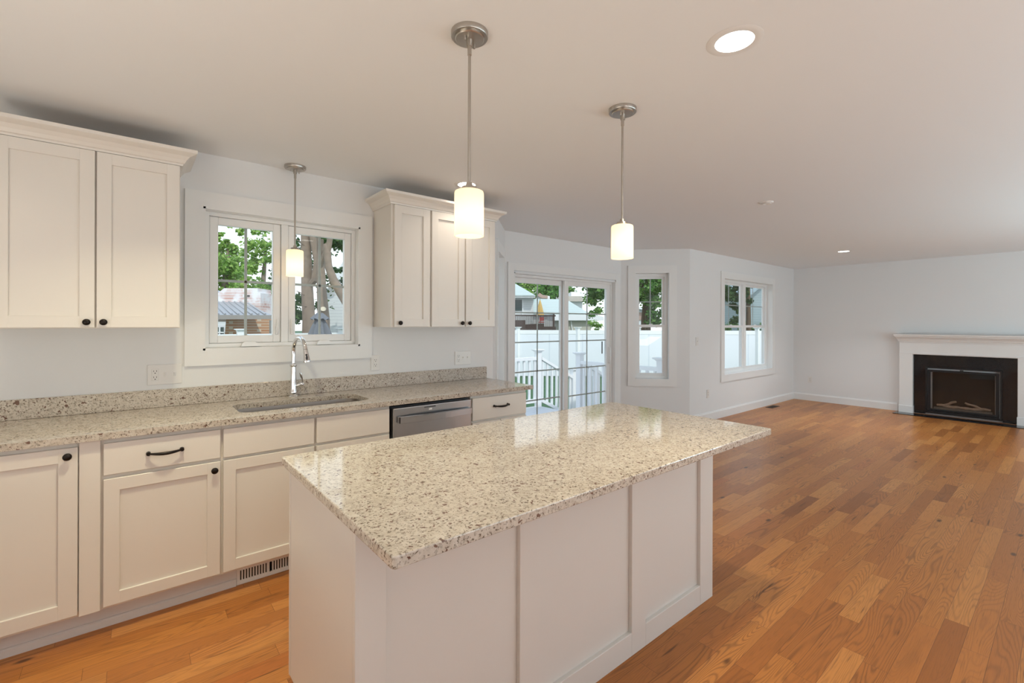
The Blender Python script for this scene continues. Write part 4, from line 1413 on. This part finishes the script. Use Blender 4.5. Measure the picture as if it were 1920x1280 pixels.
b5 = Wp(985, 600, 58); b5.z = GZ
tree('light green tree behind the white clapboard house', b5, ([b5, b5 + Vector((0, 0, 4))], [.3, .2]), [(Wp(985, 536, 58), (3.0, 2.6, 1.8), 1500), (Wp(968, 528, 58), (2.2, 2, 1.5), 800)], .26, LEAF_L, BARK, 6)
b6 = Wp(1035, 600, 55); b6.z = GZ
tree('round green tree rising behind the brown roofed house', b6, ([b6, b6 + Vector((0, 0, 4))], [.3, .2]), [(Wp(1036, 546, 55), (2.3, 2.3, 1.4), 1500), (Wp(1052, 545, 56), (1.8, 1.8, 1.3), 800)], .22, LEAF_M, BARK, 7)
b7 = Wp(1211, 625, 19); b7.z = GZ
tree('large dark maple tree behind the fence, trunk in the bay window view', b7, ([b7, Wp(1211, 600, 19), Wp(1213, 570, 19), Wp(1216, 530, 19), Wp(1222, 480, 19)], [.22, .19, .17, .14, .10]),
     [(Wp(1222, 500, 19), (1.5, 1.5, 1.2), 1500), (Wp(1222, 545, 18.4), (.75, .75, .6), 900), (Wp(1232, 585, 18.3), (.45, .6, .65), 700), (Wp(1202, 535, 18.3), (.5, .5, .45), 420), (Wp(1200, 562, 18.4), (.25, .3, .2), 120), (Wp(1125, 540, 18), (.75, .75, .65), 900), (Wp(1112, 562, 18), (.5, .5, .55), 480), (Wp(1092, 530, 18), (.5, .5, .30), 260), (Wp(1160, 500, 18.5), (1.3, 1.3, .9), 900)], .095, LEAF_M, BARKD, 8,
     [([Wp(1213, 565, 19), Wp(1200, 530, 18.7), Wp(1165, 505, 18.4), Wp(1130, 530, 18.1)], [.10, .09, .07, .03])])
b8 = Wp(1117, 625, 24); b8.z = GZ
t = thing('garden_bush', 'rounded olive green bush beside the beige garage', 'bush', b8)
MB().tube([b8, b8 + Vector((0, 0, 1.2))], .05, 8).build('stem', BARKD, t)
leaves('foliage', [(Wp(1119, 611, 24), (.42, .42, .42), 420), (Wp(1116, 640, 24), (.6, .6, .7), 500)], .07, LEAF_L, t, 9)
t = building('white house with a porch, glimpsed left of the maple trunk', Wp(1200, 640, 33))
slab_from_px(MB(), [(1188, 640), (1188, 576), (1209, 580), (1209, 640)], 33, 5).build('wall', SIDEW, t)
slab_from_px(MB(), [(1196, 585), (1206, 586), (1206, 600), (1196, 600)], 32.95, .1).build('window', ROOFB, t)
slab_from_px(MB(), [(1186, 577), (1188, 573), (1210, 577), (1210, 581)], 32.6, 5).build('roof', RAILV, t)

# outside the living window
t = building('small white house with a paned window, seen through twin window', Wp(1364, 640, 30))
slab_from_px(MB(), [(1340, 640), (1340, 575), (1350, 563), (1367, 559), (1371, 590), (1371, 640)], 30, 5).build('wall', SIDEW, t)
w_ = slab_from_px(MB(), [(1360, 578), (1368, 578.5), (1368, 589), (1360, 589)], 29.95, .06).build('window', WINDK, t)
slab_from_px(MB(), [(1363.6, 578), (1364.4, 578), (1364.4, 589), (1363.6, 589)], 29.9, .03).build('mullion', RAILV, w_)
slab_from_px(MB(), [(1360, 583), (1368, 583), (1368, 584), (1360, 584)], 29.9, .03).build('rail', RAILV, w_)
t = building('white sided shed next to a brown trunk, seen through twin window', Wp(1395, 640, 27))
slab_from_px(MB(), [(1390, 640), (1390, 574), (1400, 575), (1400, 640)], 27, 3).build('wall', SIDEW, t)
t = building('grey-teal sided house with a sloping gable beyond the fence', Wp(1415, 640, 22))
slab_from_px(MB(), [(1407, 640), (1407, 555), (1424, 541), (1470, 505), (1470, 640)], 22, 6).build('wall', SIDET, t)
slab_from_px(MB(), [(1405.5, 556), (1424, 540.5), (1470, 503), (1470, 500), (1424, 538), (1405.5, 553.5)], 21.6, 6.5).build('roof_edge', SIDET, t)
b9 = Wp(1404, 625, 20.6); b9.z = GZ
tree('dark shade tree above the shed, seen through twin window', b9, ([b9, Wp(1403.5, 600, 20.6), Wp(1403, 560, 20.6), Wp(1403, 520, 20.6)], [.11, .10, .09, .07]),
     [(Wp(1370, 548, 20.6), (.62, .5, .42), 620), (Wp(1360, 525, 20.6), (.9, .6, .4), 240), (Wp(1394, 545, 20.6), (.40, .4, .62), 620), (Wp(1379, 580, 20.8), (.22, .3, .7), 420), (Wp(1404, 522, 20.6), (.7, .5, .4), 300)], .10, LEAF_D, BARKD, 10)
t = thing('garden_hedge', 'low green hedge with pale blossom above the fence, outside the twin window', 'hedge', Wp(1390, 640, 22))
t.location.z = GZ
leaves('foliage', [(Wp(1360 + 14 * k, 612, 21.9), (.35, .35, .24), 230) for k in range(6)], .06, LEAF_M, t, 11)
